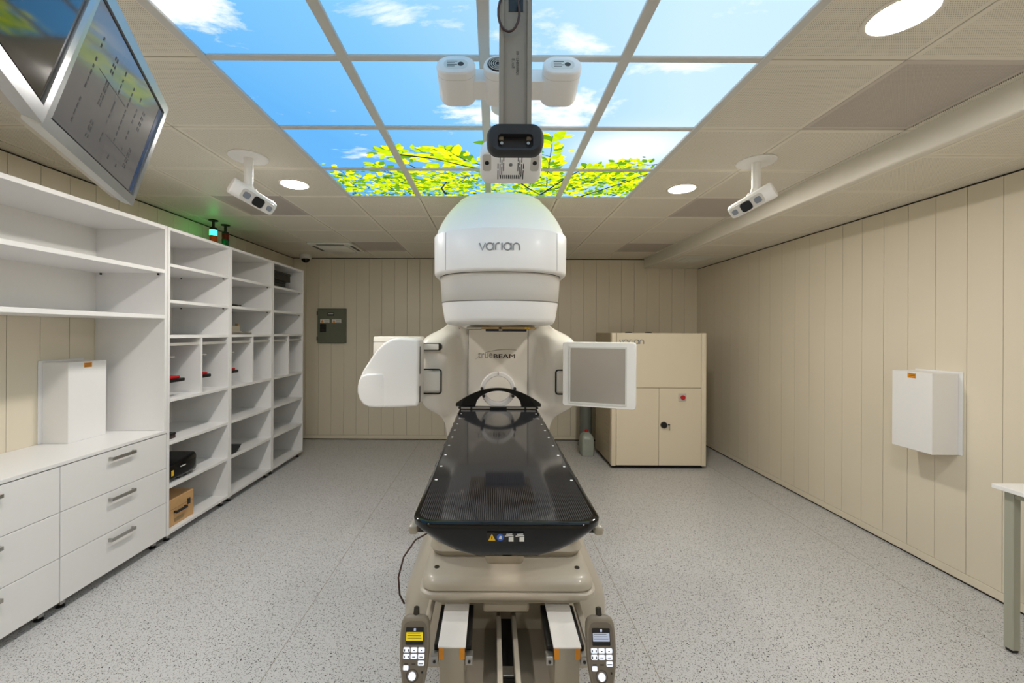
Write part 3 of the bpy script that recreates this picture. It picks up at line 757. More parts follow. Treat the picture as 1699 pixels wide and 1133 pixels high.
# drawer cabinets + worktop + open wall cabinet
DY = [1.675, 2.487, 3.300]
for k, lab in ((0, 'white three drawer cabinet at the far end of the worktop from the shelf units'), (1, 'white three drawer cabinet beside the tall shelf units')):
    y0, y1 = DY[k] + .001, DY[k + 1] - .001
    t = thing('drawer_cabinet', lab, 'cabinet', ((FX + BX) / 2, (y0 + y1) / 2, 0), 'drawer cabinets')
    build(MB().box(BX, FX - .022, y0, y1, .057, .892), 'carcass', lamback_m, t, smooth=False)
    for z0, z1 in ((.6125, .886), (.3365, .6085), (.066, .3325)):
        d = build(MB().box(FX - .021, FX, y0 + .002, y1 - .002, z0, z1, .0015, 1), 'drawer', lam_m, t)
        ym = (y0 + y1) / 2; zh = z1 - .047
        hb = MB().box(FX + .022, FX + .030, ym - .095, ym + .095, zh - .014, zh + .008, .001, 1)
        for s_ in (-1, 1): hb.box(FX + .0002, FX + .0225, ym + s_ * .09 - .004, ym + s_ * .09 + .004, zh - .014, zh + .008)
        build(hb, 'handle', steel, d)
    for x in (BX + .06, FX - .06):
        for y in (y0 + .06, y1 - .06): leg(t, x, y)
tag(build(MB().box(BX, FX + .004, DY[0], DY[2] - .0, .893, .915, .0015, 1), 'worktop', lam_m, origin=(FX - .25, 2.49, .893)), 'long white worktop lying on the drawer cabinets', 'worktop')
t = thing('wall_cabinet', 'wide white open cabinet with two shelf bays above the worktop', 'cabinet', ((FX + BX) / 2, 2.49, .915))
build(MB().box(BX, FX, DY[2] - T, DY[2] - .001, .9155, 2.55, .0015, 1), 'side_panel', lam_m, t)
build(MB().box(BX, FX, DY[0], DY[0] + T, .9155, 2.55, .0015, 1), 'side_panel', lam_m, t)
for z in (2.55, 2.20, 1.838):
    s_ = build(MB().box(BX + .001, FX - .001, DY[0] + T, DY[2] - T, z - .030, z, .0015, 1), 'shelf_board', lam_m, t)
    if z == 2.20:
        for px_ in (BX + .05, FX - .05):
            build(MB().cyl((px_, DY[2] - T - .006, z - .045), (px_, DY[2] - T - .006, z - .030), .007, n=8), 'shelf_pin', dark_steel, s_)
build(MB().box(BX, BX + .006, DY[0] + T, DY[2] - T, 1.838, 2.52), 'back_panel', lamback_m, t, smooth=False)

# wall boxes over the positioning lasers
def laser_box(side, y0, y1, z0, z1, lab):
    wx = (XL + .0125) if side < 0 else (XR - .0125)
    sgn = 1 if side < 0 else -1
    dep = .19
    t = thing('laser_cover', lab, 'wall box', (wx, (y0 + y1) / 2, z0), 'wall boxes with orange labels')
    def bx(x0, x1, a, b, c, d, bev=.002): return MB().box(min(wx + sgn * x0, wx + sgn * x1), max(wx + sgn * x0, wx + sgn * x1), a, b, c, d, bev, 1)
    build(bx(.0003, .006, y0 - .025, y1 + .01, z0 + .0, z1 + .012), 'back_plate', lam_m, t)
    cv = build(bx(.0062, dep, y0, y1, z0, z1), 'cover', lam_m, t)
    build(bx(dep + .0001, dep + .0008, y0 + .11, y0 + .17, z1 - .045, z1 - .01, 0), 'warning_label', orange_l, cv, smooth=False)
    for q in range(3): build(bx(dep + .0008, dep + .0011, y0 + .115, y0 + .160, z1 - .040 + q * .010, z1 - .037 + q * .010, 0), 'label_line', ink, cv, smooth=False)
laser_box(-1, 2.888, 3.172, .9155, 1.486, 'white steel wall box with orange label standing over the worktop')
laser_box(1, 2.856, 3.142, .876, 1.440, 'white steel wall box with orange label hanging on the bare plank wall')

# ---- things on the shelves
def shelf_z(k): return SH[k] + .0005
# wooden box
y0, y1 = UY[0] + .03, UY[0] + .275; x1 = FX - .045; x0 = x1 - .30; z0 = SH[7] + .0005
y1 = UY[0] + .36
t = thing('wooden_box', 'pale pine box with black carry handle on the lowest shelf', 'box', ((x0 + x1) / 2, (y0 + y1) / 2, z0))
build(MB().box(x0, x1, y0, y1, z0, z0 + .135, .003, 1), 'box_body', wood, t)
lid = build(MB().box(x0, x1, y0, y1, z0 + .137, z0 + .225, .003, 1), 'lid', wood, t)
hm = MB().box(x1 + .0005, x1 + .018, y0 + .10, y0 + .115, z0 + .104, z0 + .122, .002, 1).box(x1 + .0005, x1 + .018, y0 + .215, y0 + .23, z0 + .104, z0 + .122, .002, 1).box(x1 + .0185, x1 + .028, y0 + .10, y0 + .23, z0 + .100, z0 + .124, .003, 1)
build(hm, 'handle', black_pl, t)
build(MB().box(x1 + .0005, x1 + .006, y0 + .255, y0 + .285, z0 + .115, z0 + .165, .001, 1), 'latch', dark_steel, t)
build(MB().box(x1 + .0005, x1 + .002, y0 + .11, y0 + .21, z0 + .025, z0 + .055), 'name_strip', brass, t, smooth=False)
# black bag / case
t = thing('equipment_case', 'glossy black rounded case with yellow tag on shelf above the wooden box', 'case', (FX - .2, UY[0] + .18, SH[6]))
zc_ = SH[6] + .0008
rings = []
for yy, hh, ww in ((UY[0] + .03, .11, .10), (UY[0] + .07, .13, .125), (UY[0] + .22, .145, .13), (UY[0] + .36, .165, .125), (UY[0] + .385, .15, .11)):
    rings.append([(FX - .15 + a, yy, zc_ + .018 + b) for a, b in rrect(-ww, ww, 0, hh, .03, 4)])
cs = build(MB().loft(rings), 'case_body', black_gl, t)
for yy in (UY[0] + .08, UY[0] + .2, UY[0] + .27): build(MB().cyl((FX - .25, yy, zc_ + .014), (FX - .05, yy, zc_ + .014), .0145, n=12), 'runner', black_pl, t)
build(MB().box(FX - .0225, FX - .0205, UY[0] + .075, UY[0] + .10, zc_ + .055, zc_ + .10), 'yellow_tag', yellow_l, cs, smooth=False)
build(MB().box(FX - .0195, FX - .0175, UY[0] + .17, UY[0] + .23, zc_ + .105, zc_ + .113), 'white_lettering', white_l, cs, smooth=False)
# small dark box on shelf 6
t = thing('flat_dark_box', 'flat dark brown box lying on an otherwise empty shelf', 'box', (FX - .2, UY[0] + .1, SH[5]))
bm_ = mat('dark_brown', srgb(58, 40, 36), 0.4, var=0.1)
build(MB().box(FX - .25, FX - .06, UY[0] + .03, UY[0] + .17, SH[5] + .0006, SH[5] + .030, .003, 1), 'base', bm_, t)
build(MB().box(FX - .252, FX - .058, UY[0] + .028, UY[0] + .172, SH[5] + .0305, SH[5] + .046, .003, 1), 'lid', black_pl, t)
# trays with red clamp in compartments
def tray(y0, ln, xo, lab, col_bar=False):
    zt = SH[4] + .125
    xo = .02
    t = thing('applicator_tray', lab, 'tray', (FX - .2, y0 + .08, zt), 'black trays hung in the compartments')
    pts = rrect(FX - .25, FX - xo, y0 + .004, y0 + ln, .02, 4)
    tb = build(MB().prism(pts, zt, zt + .028, 'z', .006), 'tray_body', black_pl, t)
    build(MB().box(FX - .16, FX - xo - .02, y0 + .02, y0 + ln * .8, zt + .0285, zt + .048, .006, 2), 'red_clamp', red_pl, t)
    br = build(MB().box(FX - .20, FX - .17, y0 + .012, y0 + .042, zt + .0285, 1.599, .002, 1), 'upright', dark_steel, t)
    build(MB().box(FX - .16, FX - .04, y0 + .012, y0 + .10, zt + .205, zt + .215), 'crossbar', acrylic, br, smooth=False)
UM = [(UY[i] + UY[i + 1]) / 2 for i in range(3)]
tray(UY[0] + T + .004, .20, .06, 'black tray with a large red clamp, in the compartment beside the wall cabinet panel')
tray(UM[0] + .012, .15, .09, 'black tray with small red clamp, second compartment from the wall cabinet panel')
tray(UY[1] + T + .004, .15, .10, 'small black tray with red clamp in the first compartment of the middle unit')
t = thing('black_knob_holder', 'small round black knob in a compartment of the middle unit', 'knob', (FX - .1, UM[1] + .02, 1.33))
build(MB().cyl((FX - .08, UM[1] + .0102, 1.335), (FX - .08, UM[1] + .022, 1.335), .018, n=16), 'knob', black_pl, t)
build(MB().cyl((FX - .08, UM[1] + .0222, 1.335), (FX - .08, UM[1] + .034, 1.335), .012, .010, n=12), 'knob_stem', black_pl, t)
# unit 2: paper pile, tool, frames, black shoe-like mould
tag(build(MB().prism([(FX - .40, UY[1] + .04), (FX - .06, UY[1] + .03), (FX - .05, UY[1] + .62), (FX - .38, UY[1] + .64)], SH[1] + .0006, SH[1] + .009, 'z'), 'paper_stack', paper, origin=(FX - .2, UY[1] + .3, SH[1])), 'thin stack of cream paper on an upper shelf of the middle unit', 'paper')
t = thing('hand_tool', 'slim black tool lying on a shelf above the stacked boards', 'tool', (FX - .15, UY[1] + .13, SH[2]))
build(MB().tube([(FX - .06, UY[1] + .04, SH[2] + .012), (FX - .05, UY[1] + .12, SH[2] + .016), (FX - .045, UY[1] + .18, SH[2] + .013)], .011, 10), 'grip', black_pl, t)
build(MB().tube([(FX - .0455, UY[1] + .175, SH[2] + .015), (FX - .040, UY[1] + .235, SH[2] + .018)], .006, 8), 'tip', dark_steel, t)
z = SH[3] + .0006
for k, (dx, yl, h, lab) in enumerate(((.02, .40, .020, 'flat silver board with open centre at the bottom of the stack'), (.025, .24, .016, 'flat beige board with open centre lying on the silver board'))):
    t = thing('positioning_board', lab, 'board', (FX - .2, UY[1] + .2, z), 'stacked boards')
    m = (steel, beige)[k]
    x0, x1, y0, y1 = FX - .38, FX - dx, UY[1] + .035, UY[1] + yl
    for a in ((x0, x1, y0, y0 + .04), (x0, x1, y1 - .04, y1), (x0, x0 + .04, y0 + .0405, y1 - .0405), (x1 - .04, x1, y0 + .0405, y1 - .0405)):
        build(MB().box(*a, z, z + h, .001, 1), 'frame_side', m, t)
    z += h + .0004
t = thing('open_carton', 'small beige open carton standing on the stacked boards', 'box', (FX - .22, UY[1] + .15, z))
x0, x1, y0, y1 = FX - .30, FX - .05, UY[1] + .05, UY[1] + .235
for a in ((x0, x1, y0, y0 + .004), (x0, x1, y1 - .004, y1), (x0, x0 + .004, y0 + .0045, y1 - .0045), (x1 - .004, x1, y0 + .0045, y1 - .0045)):
    build(MB().box(*a, z, z + .05), 'carton_wall', beige, t, smooth=False)
build(MB().box(x0 + .005, x1 - .005, y0 + .005, y1 - .005, z, z + .003), 'carton_base', beige, t, smooth=False)
build(MB().box(x1 - .03, x1 - .0045, y1 - .03, y1 - .0045, z + .0035, z + .075), 'upright_rod', brass, t, smooth=False)
t = thing('black_mould', 'black curved rubber block with a raised toe on a lower shelf of the middle unit', 'block', (FX - .2, UY[1] + .12, SH[6]))
prof = [(UY[1] + .035, 0), (UY[1] + .16, 0), (UY[1] + .21, .03), (UY[1] + .245, .062), (UY[1] + .20, .068), (UY[1] + .14, .062), (UY[1] + .035, .07)]
build(MB().prism([(a, SH[6] + .0015 + b) for a, b in prof], FX - .20, FX - .03, 'x', .006), 'block', rubber, t)
build(MB().box(FX - .16, FX - .07, UY[1] + .05, UY[1] + .12, SH[6] + .072, SH[6] + .078), 'pad', black_pl, t, smooth=False)
# unit 3: black boxes
for k, (ln, z0, h, lab) in enumerate(((.36, SH[1] + .0006, .085, 'lower black box on the top shelf by the back wall'), (.44, SH[1] + .0865, .11, 'larger black box stacked on another on the top shelf'))):
    t = thing('black_box', lab, 'box', (FX - .2, UY[2] + .2, z0), 'black boxes on the top shelf')
    y1 = UY[2] + T + .012 + ln
    build(MB().box(FX - .36, FX - .05 + .02 * k, UY[2] + T + .008, y1, z0, z0 + h - .03, .004, 1), 'box_body', black_pl, t)
    build(MB().box(FX - .362, FX - .048 + .02 * k, UY[2] + T + .006, y1 + .002, z0 + h - .0295, z0 + h, .004, 1), 'lid', black_pl, t)

# ================================================================ BACK WALL ITEMS
wy = YB - .0125
t = thing('electrical_panel', 'grey-green steel electrical panel on the back plank wall', 'electrical panel', (-2.53, wy, 1.53))
build(MB().box(-2.755, -2.31, wy - .05, wy - .0003, 1.530, 2.075, .004, 1), 'enclosure', panel_green, t)
dr = build(MB().box(-2.750, -2.315, wy - .062, wy - .0505, 1.537, 2.068, .004, 1), 'door', panel_green, t)
yf = wy - .0622
for x in (-2.705, -2.52):
    build(MB().box(x, x + .145, yf - .001, yf, 1.845, 1.905), 'warning_sticker', white_l, dr, smooth=False)
    mb = MB(); mb.prism([(x + .008, 1.853), (x + .055, 1.853), (x + .0315, 1.897)], yf - .0018, yf - .0011, 'y')
    build(mb, 'warning_triangle', orange_l, dr, smooth=False)
    for q in range(3): build(MB().box(x + .066, x + .135, yf - .0018, yf - .0011, 1.858 + q * .014, 1.862 + q * .014), 'sticker_line', ink, dr, smooth=False)
build(MB().box(-2.705, -2.61, yf - .010, yf, 1.705, 1.83, .003, 1), 'switch_cover', black_pl, dr)
for q in range(2): build(MB().box(-2.695, -2.62, yf - .013, yf - .0101, 1.715 + q * .055, 1.755 + q * .055), 'switch', dark_steel, dr, smooth=False)
build(MB().box(-2.59, -2.49, yf - .0012, yf, 1.955, 2.01), 'maker_plate', dark_steel, dr, smooth=False)
for q in range(2): build(MB().box(-2.58, -2.50, yf - .0018, yf - .0013, 1.968 + q * .02, 1.976 + q * .02), 'plate_line', white_l, dr, smooth=False)
for z in (1.60, 2.0): build(MB().cyl((-2.757, wy - .055, z - .03), (-2.757, wy - .055, z + .03), .006, n=10), 'hinge', dark_steel, t)

# ================================================================ MODULATOR CABINET (right rear)
cx0, cx1, cy0, cy1 = 1.505, 2.70, 5.18, 5.985
t = thing('equipment_cabinet', 'tall cream steel equipment cabinet with double doors in the back corner', 'cabinet', ((cx0 + cx1) / 2, (cy0 + cy1) / 2, 0))
build(MB().box(cx0 + .012, cx1 - .012, cy0 + .02, cy1, .045, 1.712), 'carcass', cabside_m, t, smooth=False)
sd = build(MB().box(cx0, cx0 + .0115, cy0 + .075, cy1, .045, 1.712, .002, 1), 'side_panel', cabside_m, t)
for iz in range(18):
    for iy in range(4):
        y = cy0 + .16 + iy * .05; z = .18 + iz * .055
        build(MB().cyl((cx0 - .0015, y, z), (cx0 + .0005, y, z), .008, n=6), 'side_vent_hole', steel, sd, smooth=False)
for x0, x1 in ((cx0, cx0 + .06), (cx1 - .06, cx1)):
    build(MB().box(x0, x1, cy0 - .004, cy0 + .074, .035, 1.715, .010, 3), 'corner_post', cab_m, t)
build(MB().box(cx0 + .064, cx1 - .064, cy0, cy0 + .019, 1.025, 1.712, .002, 1), 'upper_panel', cab_m, t)
xm = (cx0 + cx1) / 2 + .0
ld = build(MB().box(cx0 + .064, xm - .002, cy0, cy0 + .019, .045, 1.018, .002, 1), 'door', cab_m, t)
rd = build(MB().box(xm + .002, cx1 - .064, cy0, cy0 + .019, .045, 1.018, .002, 1), 'door', cab_m, t)
build(MB().cyl((xm + .062, cy0 - .0005, .555), (xm + .062, cy0 - .022, .555), .042, .038, n=24), 'lock_knob', black_pl, rd)
build(MB().cyl((xm + .125, cy0 - .0005, .56), (xm + .125, cy0 - .02, .56), .010, n=12), 'key_barrel', dark_steel, rd)
build(MB().box(xm + .120, xm + .134, cy0 - .024, cy0 - .021, .49, .555), 'key_tag', steel, rd, smooth=False)
eb = build(MB().box(xm + .245, xm + .345, cy0 - .006, cy0 - .0002, .855, .955, .002, 1), 'emergency_plate', ggrey, rd)
build(MB().cyl((xm + .295, cy0 - .0065, .905), (xm + .295, cy0 - .03, .905), .026, .028, n=20), 'red_button', red_pl, rd)
build(MB().box(cx0 + .03, cx1 - .03, cy0 + .04, cy1 - .02, .0, .0445), 'plinth', black_gap, t, smooth=False)
tx = strokes(.0536, .0055, lambda a, b: (1.755 + a, cy0 - .001, 1.60 + b))
build(tx, 'logo_lettering', ink_grey, t, smooth=False)
for x in (cx0 + .35, cx0 + .62): build(MB().lathe([(.05, 1.7125), (.045, 1.722), (.02, 1.728)], (x, 5.6, 0), 16), 'lifting_cap', black_pl, t)
# jug and tank
jx, jy = 1.335, 5.80
t = thing('plastic_jug', 'translucent plastic jug with a red cap on the floor behind the cabinet', 'jug', (jx, jy, 0))
build(MB().loft([[(jx + a * s_, jy + b * s_, z) for a, b in rrect(-.085, .085, -.11, .11, .03, 4)] for z, s_ in ((.001, .93), (.01, 1), (.22, 1), (.27, .85), (.30, .5), (.315, .3))]), 'jug_body', jug_m, t)
build(MB().cyl((jx, jy, .3155), (jx, jy, .345), .026, n=16), 'cap', red_pl, t)
build(MB().tube([(jx + .04, jy + .05, .285), (jx + .03, jy + .09, .33), (jx + .02, jy + .03, .325), (jx + .01, jy + .01, .318)], .010, 8), 'handle', jug_m, t)
t = thing('cooling_pipe', 'thick grey vertical pipe standing behind the equipment cabinet', 'pipe', (1.43, 6.28, 0))
build(MB().cyl((1.43, 6.28, .02), (1.43, 6.28, 1.0), .09, n=24), 'pipe', tank_m, t)
build(MB().cyl((1.43, 6.28, .0), (1.43, 6.28, .0195), .12, n=24), 'flange', tank_m, t)

# ================================================================ DESK AT THE RIGHT
t = thing('work_table', 'white topped table with grey square steel legs against the plank wall', 'table', (3.0, 1.6, 0))
build(MB().box(2.765, XR - .02, 1.05, 2.275, .868, .892, .002, 1), 'table_top', lam_m, t)
for x, y in ((2.80, 2.205), (3.19, 2.205), (2.80, 1.085), (3.19, 1.085)):
    l_ = build(MB().box(x, x + .042, y, y + .042, .016, .8675, .003, 1), 'leg', desk_leg, t)
    build(MB().box(x + .004, x + .038, y + .004, y + .038, .0, .0155, .003, 1), 'foot', black_pl, l_)
build(MB().box(2.8425, 3.1895, 2.210, 2.243, .835, .8675, .002, 1), 'apron', desk_leg, t)
build(MB().box(2.8425, 3.1895, 1.090, 1.122, .835, .8675, .002, 1), 'apron', desk_leg, t)
for x in (2.805, 3.195): build(MB().box(x, x + .032, 1.1275, 2.2045, .835, .8675, .002, 1), 'apron', desk_leg, t)

# ================================================================ LINEAR ACCELERATOR
t = thing('linear_accelerator', 'large white radiotherapy machine with a domed head over the couch', 'medical machine', (CX, 3.6, 0))
LA = t
def fy(x, w_, yf_, b_): return yf_ + b_ * (1 - max(0.0, 1 - abs(x / w_) ** 2.3) ** (1 / 2.3))
def hring(z, w_, yf_, b_, yb_, n=32):
    pts = []
    for i in range(n + 1):
        a = PI * i / n
        x = -w_ * math.cos(a); x = math.copysign(abs(math.cos(a)) ** (2 / 2.3), -math.cos(a)) * w_
        y = yf_ + b_ * (1 - abs(math.sin(a)) ** (2 / 2.3))
        pts.append((CX + x, y, z))
    pts += [(CX + w_, yf_ + b_ + (yb_ - yf_ - b_) * .5, z), (CX + w_, yb_, z), (CX - w_, yb_, z), (CX - w_, yf_ + b_ + (yb_ - yf_ - b_) * .5, z)]
    return pts
BK = 3.72
dome = [(2.352, .438, 2.495, .36), (2.40, .428, 2.525, .35), (2.45, .410, 2.56, .34), (2.50, .386, 2.60, .32), (2.55, .356, 2.645, .29), (2.59, .326, 2.69, .26), (2.600, .318, 2.705, .25), (2.603, .304, 2.72, .24)]
build(MB().loft([hring(z, w_, a, b, BK) for z, w_, a, b in dome]), 'head_dome', gwhite, LA, ang=45)
cap_ = [(2.6035, .306, 2.715, .24), (2.615, .304, 2.717, .24), (2.635, .290, 2.732, .23), (2.655, .262, 2.765, .22), (2.672, .215, 2.82, .20), (2.682, .14, 2.92, .15)]
build(MB().loft([hring(z, w_, a, b, BK - .02) for z, w_, a, b in cap_]), 'head_cap', gwhite, LA, ang=60)
band = [(2.082, .414, 2.492, .36), (2.084, .432, 2.472, .36), (2.092, .440, 2.462, .36), (2.105, .443, 2.458, .36), (2.335, .447, 2.466, .36), (2.346, .445, 2.470, .36), (2.351, .439, 2.485, .36)]
bd = build(MB().loft([hring(z, w_, a, b, BK) for z, w_, a, b in band]), 'head_band', gwhite, LA, ang=45)
build(MB().loft([hring(z, w_, a, b, BK) for z, w_, a, b in ((1.909, .392, 2.506, .33), (1.914, .396, 2.502, .33), (2.0, .402, 2.498, .34), (2.081, .408, 2.494, .35))]), 'head_neck_band', ggrey, LA, ang=45)
low = [(1.762, .335, 2.60, .30), (1.764, .352, 2.565, .31), (1.772, .366, 2.540, .32), (1.785, .374, 2.524, .32), (1.805, .379, 2.516, .33), (1.908, .394, 2.504, .33)]
build(MB().loft([hring(z, w_, a, b, BK - .1) for z, w_, a, b in low]), 'collimator_cover', gwhite, LA, ang=60)
for z, w_, a, b in ((2.0805, .4095, 2.4925, .352), (1.9085, .3955, 2.5025, .33)):
    build(MB().loft([hring(z - .0018, w_, a, b, BK - .12), hring(z + .0018, w_, a, b, BK - .12)], cap=False), 'ring_seam', ink, LA)
# seams of the head band
for s_ in (-1, 1):
    x = s_ * .345 if s_ < 0 else .352
    build(MB().tube([(CX + x, fy(x, .443, 2.458, .36) - .0003, 2.10), (CX + x, fy(x, .447, 2.466, .36) - .0003, 2.335)], .0014, 6), 'panel_seam', ink_grey, bd)
tx = strokes(.0425, .0042, lambda a, b: (CX - .01 + a, fy(a - .01, .445, 2.462, .36) - .001, 2.228 + b))
build(tx, 'logo_lettering', ink_grey, bd, smooth=False)
# collimator hardware below the head
build(MB().cyl((CX, 2.98, 1.745), (CX, 2.98, 1.7615), .26, .28, n=40), 'collimator_ring', gcream, LA)
ch = build(MB().box(CX - .21, CX + .24, 2.72, 3.2, 1.737, 1.7445, .003, 1), 'accessory_plate', brass, LA)
build(MB().box(CX - .22, CX - .12, 2.69, 2.719, 1.728, 1.748, .004, 1), 'clamp', steel, ch)
build(MB().box(CX - .13, CX + .23, 2.695, 2.7195, 1.733, 1.750, .003, 1), 'front_rail', brass, ch)
for x, m in ((.0, black_pl), (.17, yellow_l), (.19, yellow_l)): build(MB().box(CX + x - .008, CX + x + .008, 2.6935, 2.6945, 1.736, 1.747), 'rail_mark', m, ch, smooth=False)
build(MB().box(CX - .10, CX + .20, 3.0, 3.26, 1.719, 1.7365, .003, 1), 'leaf_tray', navy, LA)
build(MB().cyl((CX + .005, 2.78, 1.722), (CX + .005, 2.78, 1.7365), .012, n=12), 'pointer_lamp', steel, ch)

# gantry body: control cage, subdivided
prof = [  # z, half width, shoulder front y, rounding
    (0.00, .46, 3.56), (0.03, .47, 3.56), (0.40, .46, 3.56), (0.75, .455, 3.56), (0.92, .465, 3.54), (1.00, .50, 3.48), (1.06, .58, 3.37), (1.11, .63, 3.30), (1.20, .645, 3.27), (1.45, .645, 3.27), (1.58, .645, 3.28), (1.645, .635, 3.30), (1.69, .59, 3.36), (1.735, .50, 3.46), (1.78, .445, 3.54), (1.84, .415, 3.57), (2.0, .40, 3.58), (2.5, .30, 3.62)]
rings = []
for z, w_, ys in prof:
    half = [(0.0, 3.60), (.255, 3.60), (.33, 3.58), (.385, (ys + 3.56) / 2), (.425 if w_ > .5 else w_ - .03, ys + .015), (max(w_ - .07, .43 if w_ > .5 else w_ - .02), ys - .0), (w_ - .015, ys + .03), (w_, ys + .12), (w_, 3.95), (w_, 4.45), (w_ - .1, 4.6), (0.0, 4.62)]
    if w_ <= .5:
        half[3] = (w_ - .06, 3.565 if ys > 3.5 else ys + .06)
    if w_ <= .42:
        half[1] = (w_ - .16, 3.60); half[2] = (w_ - .10, 3.59)
    ring = [(CX + x, y, z) for x, y in half] + [(CX - x, y, z) for x, y in half[-2:0:-1]]
    rings.append(ring)
build(MB().loft(rings), 'gantry_body', gcream, LA, sub=2, ang=180)
# stationary stand behind
build(MB().box(CX - .52, CX + .52, 4.55, 5.5, .0, 2.25, .06, 4), 'drive_stand', gcream, LA)
# centre face panel with seams + logo
FYP = 3.585
fc = build(MB().box(CX - .258, CX + .258, FYP - .006, FYP + .02, .9, 1.80, .003, 1), 'face_panel', gcream, LA)
for x in (-.262, .262): build(MB().box(CX + x - .002, CX + x + .002, FYP - .0065, FYP + .01, .9, 1.80), 'panel_joint', ink_grey, LA, smooth=False)
yfp = FYP - .0065
def fit(txt, x0, x1, z0, h, y, bold=0):
    tx = text_mb(txt, 1.0); xa = min(v[0] for v in tx.v); xb = max(v[0] for v in tx.v); za = min(v[1] for v in tx.v); zb_ = max(v[1] for v in tx.v)
    mb = MB()
    for dx in ((-bold, 0, bold) if bold else (0,)):
        mb.add([(x0 + dx + (v[0] - xa) / (xb - xa) * (x1 - x0), y - abs(dx) * .05, z0 + (v[1] - za) / (zb_ - za) * h) for v in tx.v], tx.f)
    return mb
build(fit('true', -.124, .002, 1.487, .050, yfp - .001), 'logo_lettering', ink_grey, fc, smooth=False)
build(fit('BEAM', .012, .198, 1.487, .037, yfp - .001, .0008), 'logo_lettering', ink, fc, smooth=False)
build(MB().tube([(-.065 + .275 * k / 14, yfp - .001, 1.535 + .030 * math.sin(math.pi * (.0 + .72 * k / 14))) for k in range(15)], .0013, 6), 'logo_arc', ink, fc)
build(MB().tube([(-.145, yfp - .001, 1.480), (-.13, yfp - .001, 1.487), (-.118, yfp - .001, 1.505)], .0013, 6), 'logo_tail', ink_grey, fc)
build(MB().cyl((CX - .345, 3.577, 1.742), (CX - .345, 3.571, 1.742), .010, n=12), 'sensor_hole', black_pl, LA)

# imager arms with black gaskets in the shoulders
def gasket(x0, x1, z0, z1, y, par, r=.02):
    pts = rrect(x0, x1, z0, z1, r, 5)
    return build(MB().tube([(a, y, b) for a, b in pts + pts[:1]], .0065, 8), 'gasket', black_pl, par)
for s_ in (-1, 1):
    xa, xb = (CX - .80, CX - .455) if s_ < 0 else (CX + .455, CX + .80)
    ar = build(MB().box(xa, xb, 3.255, 3.62, 1.235, 1.405, .02, 3), 'imager_arm', gcream, LA)
    gasket(xa, xb, 1.225, 1.415, 3.262, ar)
    # arm reaching forward to the panel
    xf = CX + s_ * .68
    build(MB().box(xf - .06, xf + .06, 3.205, 3.30, 1.26, 1.38, .015, 2), 'arm_link', gcream, ar)
# slot above the left arm
sl = build(MB().prism(rrect(CX - .66, CX - .45, 1.565, 1.625, .028, 5), 3.258, 3.30, 'y', .002), 'slot_liner', black_pl, LA)
build(MB().prism(rrect(CX - .662, CX - .475, 1.572, 1.618, .006, 3), 3.248, 3.2575, 'y', .002), 'slot_arm', gcream, LA)

# kV source housing (rounded, left)
sx0, sx1 = CX - 1.04, CX - .59
out = []
out += [(-.605, 1.165), (-.59, 1.20), (-.588, 1.60), (-.592, 1.648), (-.605, 1.658)]
out += [(-.72, 1.672), (-.79, 1.662), (-.85, 1.63), (-.905, 1.575), (-.955, 1.50), (-1.0, 1.43), (-1.025, 1.375), (-1.035, 1.32), (-1.035, 1.27), (-1.02, 1.215), (-.99, 1.175), (-.95, 1.158), (-.90, 1.153), (-.76, 1.155)]
src = build(MB().prism([(CX + a, b) for a, b in out], 3.02, 3.26, 'y', .022, 4), 'xray_source_housing', gwhite, LA, ang=45)
out2 = [(-.82, 1.160), (-.82, 1.405), (-.96, 1.405), (-1.0, 1.39), (-1.022, 1.355), (-1.03, 1.31), (-1.03, 1.27), (-1.015, 1.22), (-.985, 1.182), (-.945, 1.165), (-.90, 1.16)]
bl = MB().prism([(CX + a, b) for a, b in out2], 2.985, 3.03, 'y', .016, 4)
bl.v = [(v[0], v[1] + (3.03 - v[1]) * min(1, max(0, (v[0] - CX + .93) / .11)), v[2]) for v in bl.v]
build(bl, 'lower_bulge', gwhite, src, ang=60)
for z0, z1 in ((1.40, 1.605), (1.19, 1.31)):
    build(MB().box(CX - .605, CX - .5865, 3.05, 3.08, z0, z1), 'hinge_strip', dark_steel, src, smooth=False)
# MV imager end behind it
mv = build(MB().box(CX - 1.06, CX - .66, 3.48, 3.70, 1.43, 1.672, .012, 2), 'portal_imager_arm', gcream, LA)
build(MB().box(CX - 1.061, CX - .8, 3.479, 3.60, 1.626, 1.630), 'arm_joint', ink_grey, mv, smooth=False)

# kV detector panel (right), turned slightly
a = Vector((CX + .487, 3.14, 0)); b = Vector((CX + .985, 2.955, 0)); ud = (b - a).normalized(); nd = Vector((ud.y, -ud.x, 0)); WD = (b - a).length
z0, z1 = 1.157, 1.642
def PD(x, z, d): q = a + ud * x + nd * d; return (q.x, q.y, z)
pts = rrect(0, WD, z0, z1, .02, 5)
det = build(MB().loft([[PD(x * .97 + WD * .015, (z - 1.4) * .97 + 1.4, -.09) for x, z in pts], [PD(x, z, -.075) for x, z in pts], [PD(x, z, -.010) for x, z in pts], [PD(x * .985 + WD * .0075, (z - 1.4) * .985 + 1.4, 0) for x, z in pts]]), 'detector_housing', gwhite, LA, ang=40)
f0, f1, g0, g1 = .060, WD - .075, z0 + .035, z1 - .045
for (p0, p1, q0, q1) in ((f0 - .012, f1 + .012, g0 - .012, g0), (f0 - .012, f1 + .012, g1, g1 + .012), (f0 - .012, f0, g0, g1), (f1, f1 + .012, g0, g1)):
    build(MB().loft([[PD(x, z, d) for x, z in ((p0, q0), (p1, q0), (p1, q1), (p0, q1))] for d in (.0003, .006)]), 'window_rim', white_l, det, smooth=False)
build(MB().loft([[PD(x, z, d) for x, z in ((f0, g0), (f1, g0), (f1, g1), (f0, g1))] for d in (.0003, .002)]), 'detector_window', imager_m, det, smooth=False)

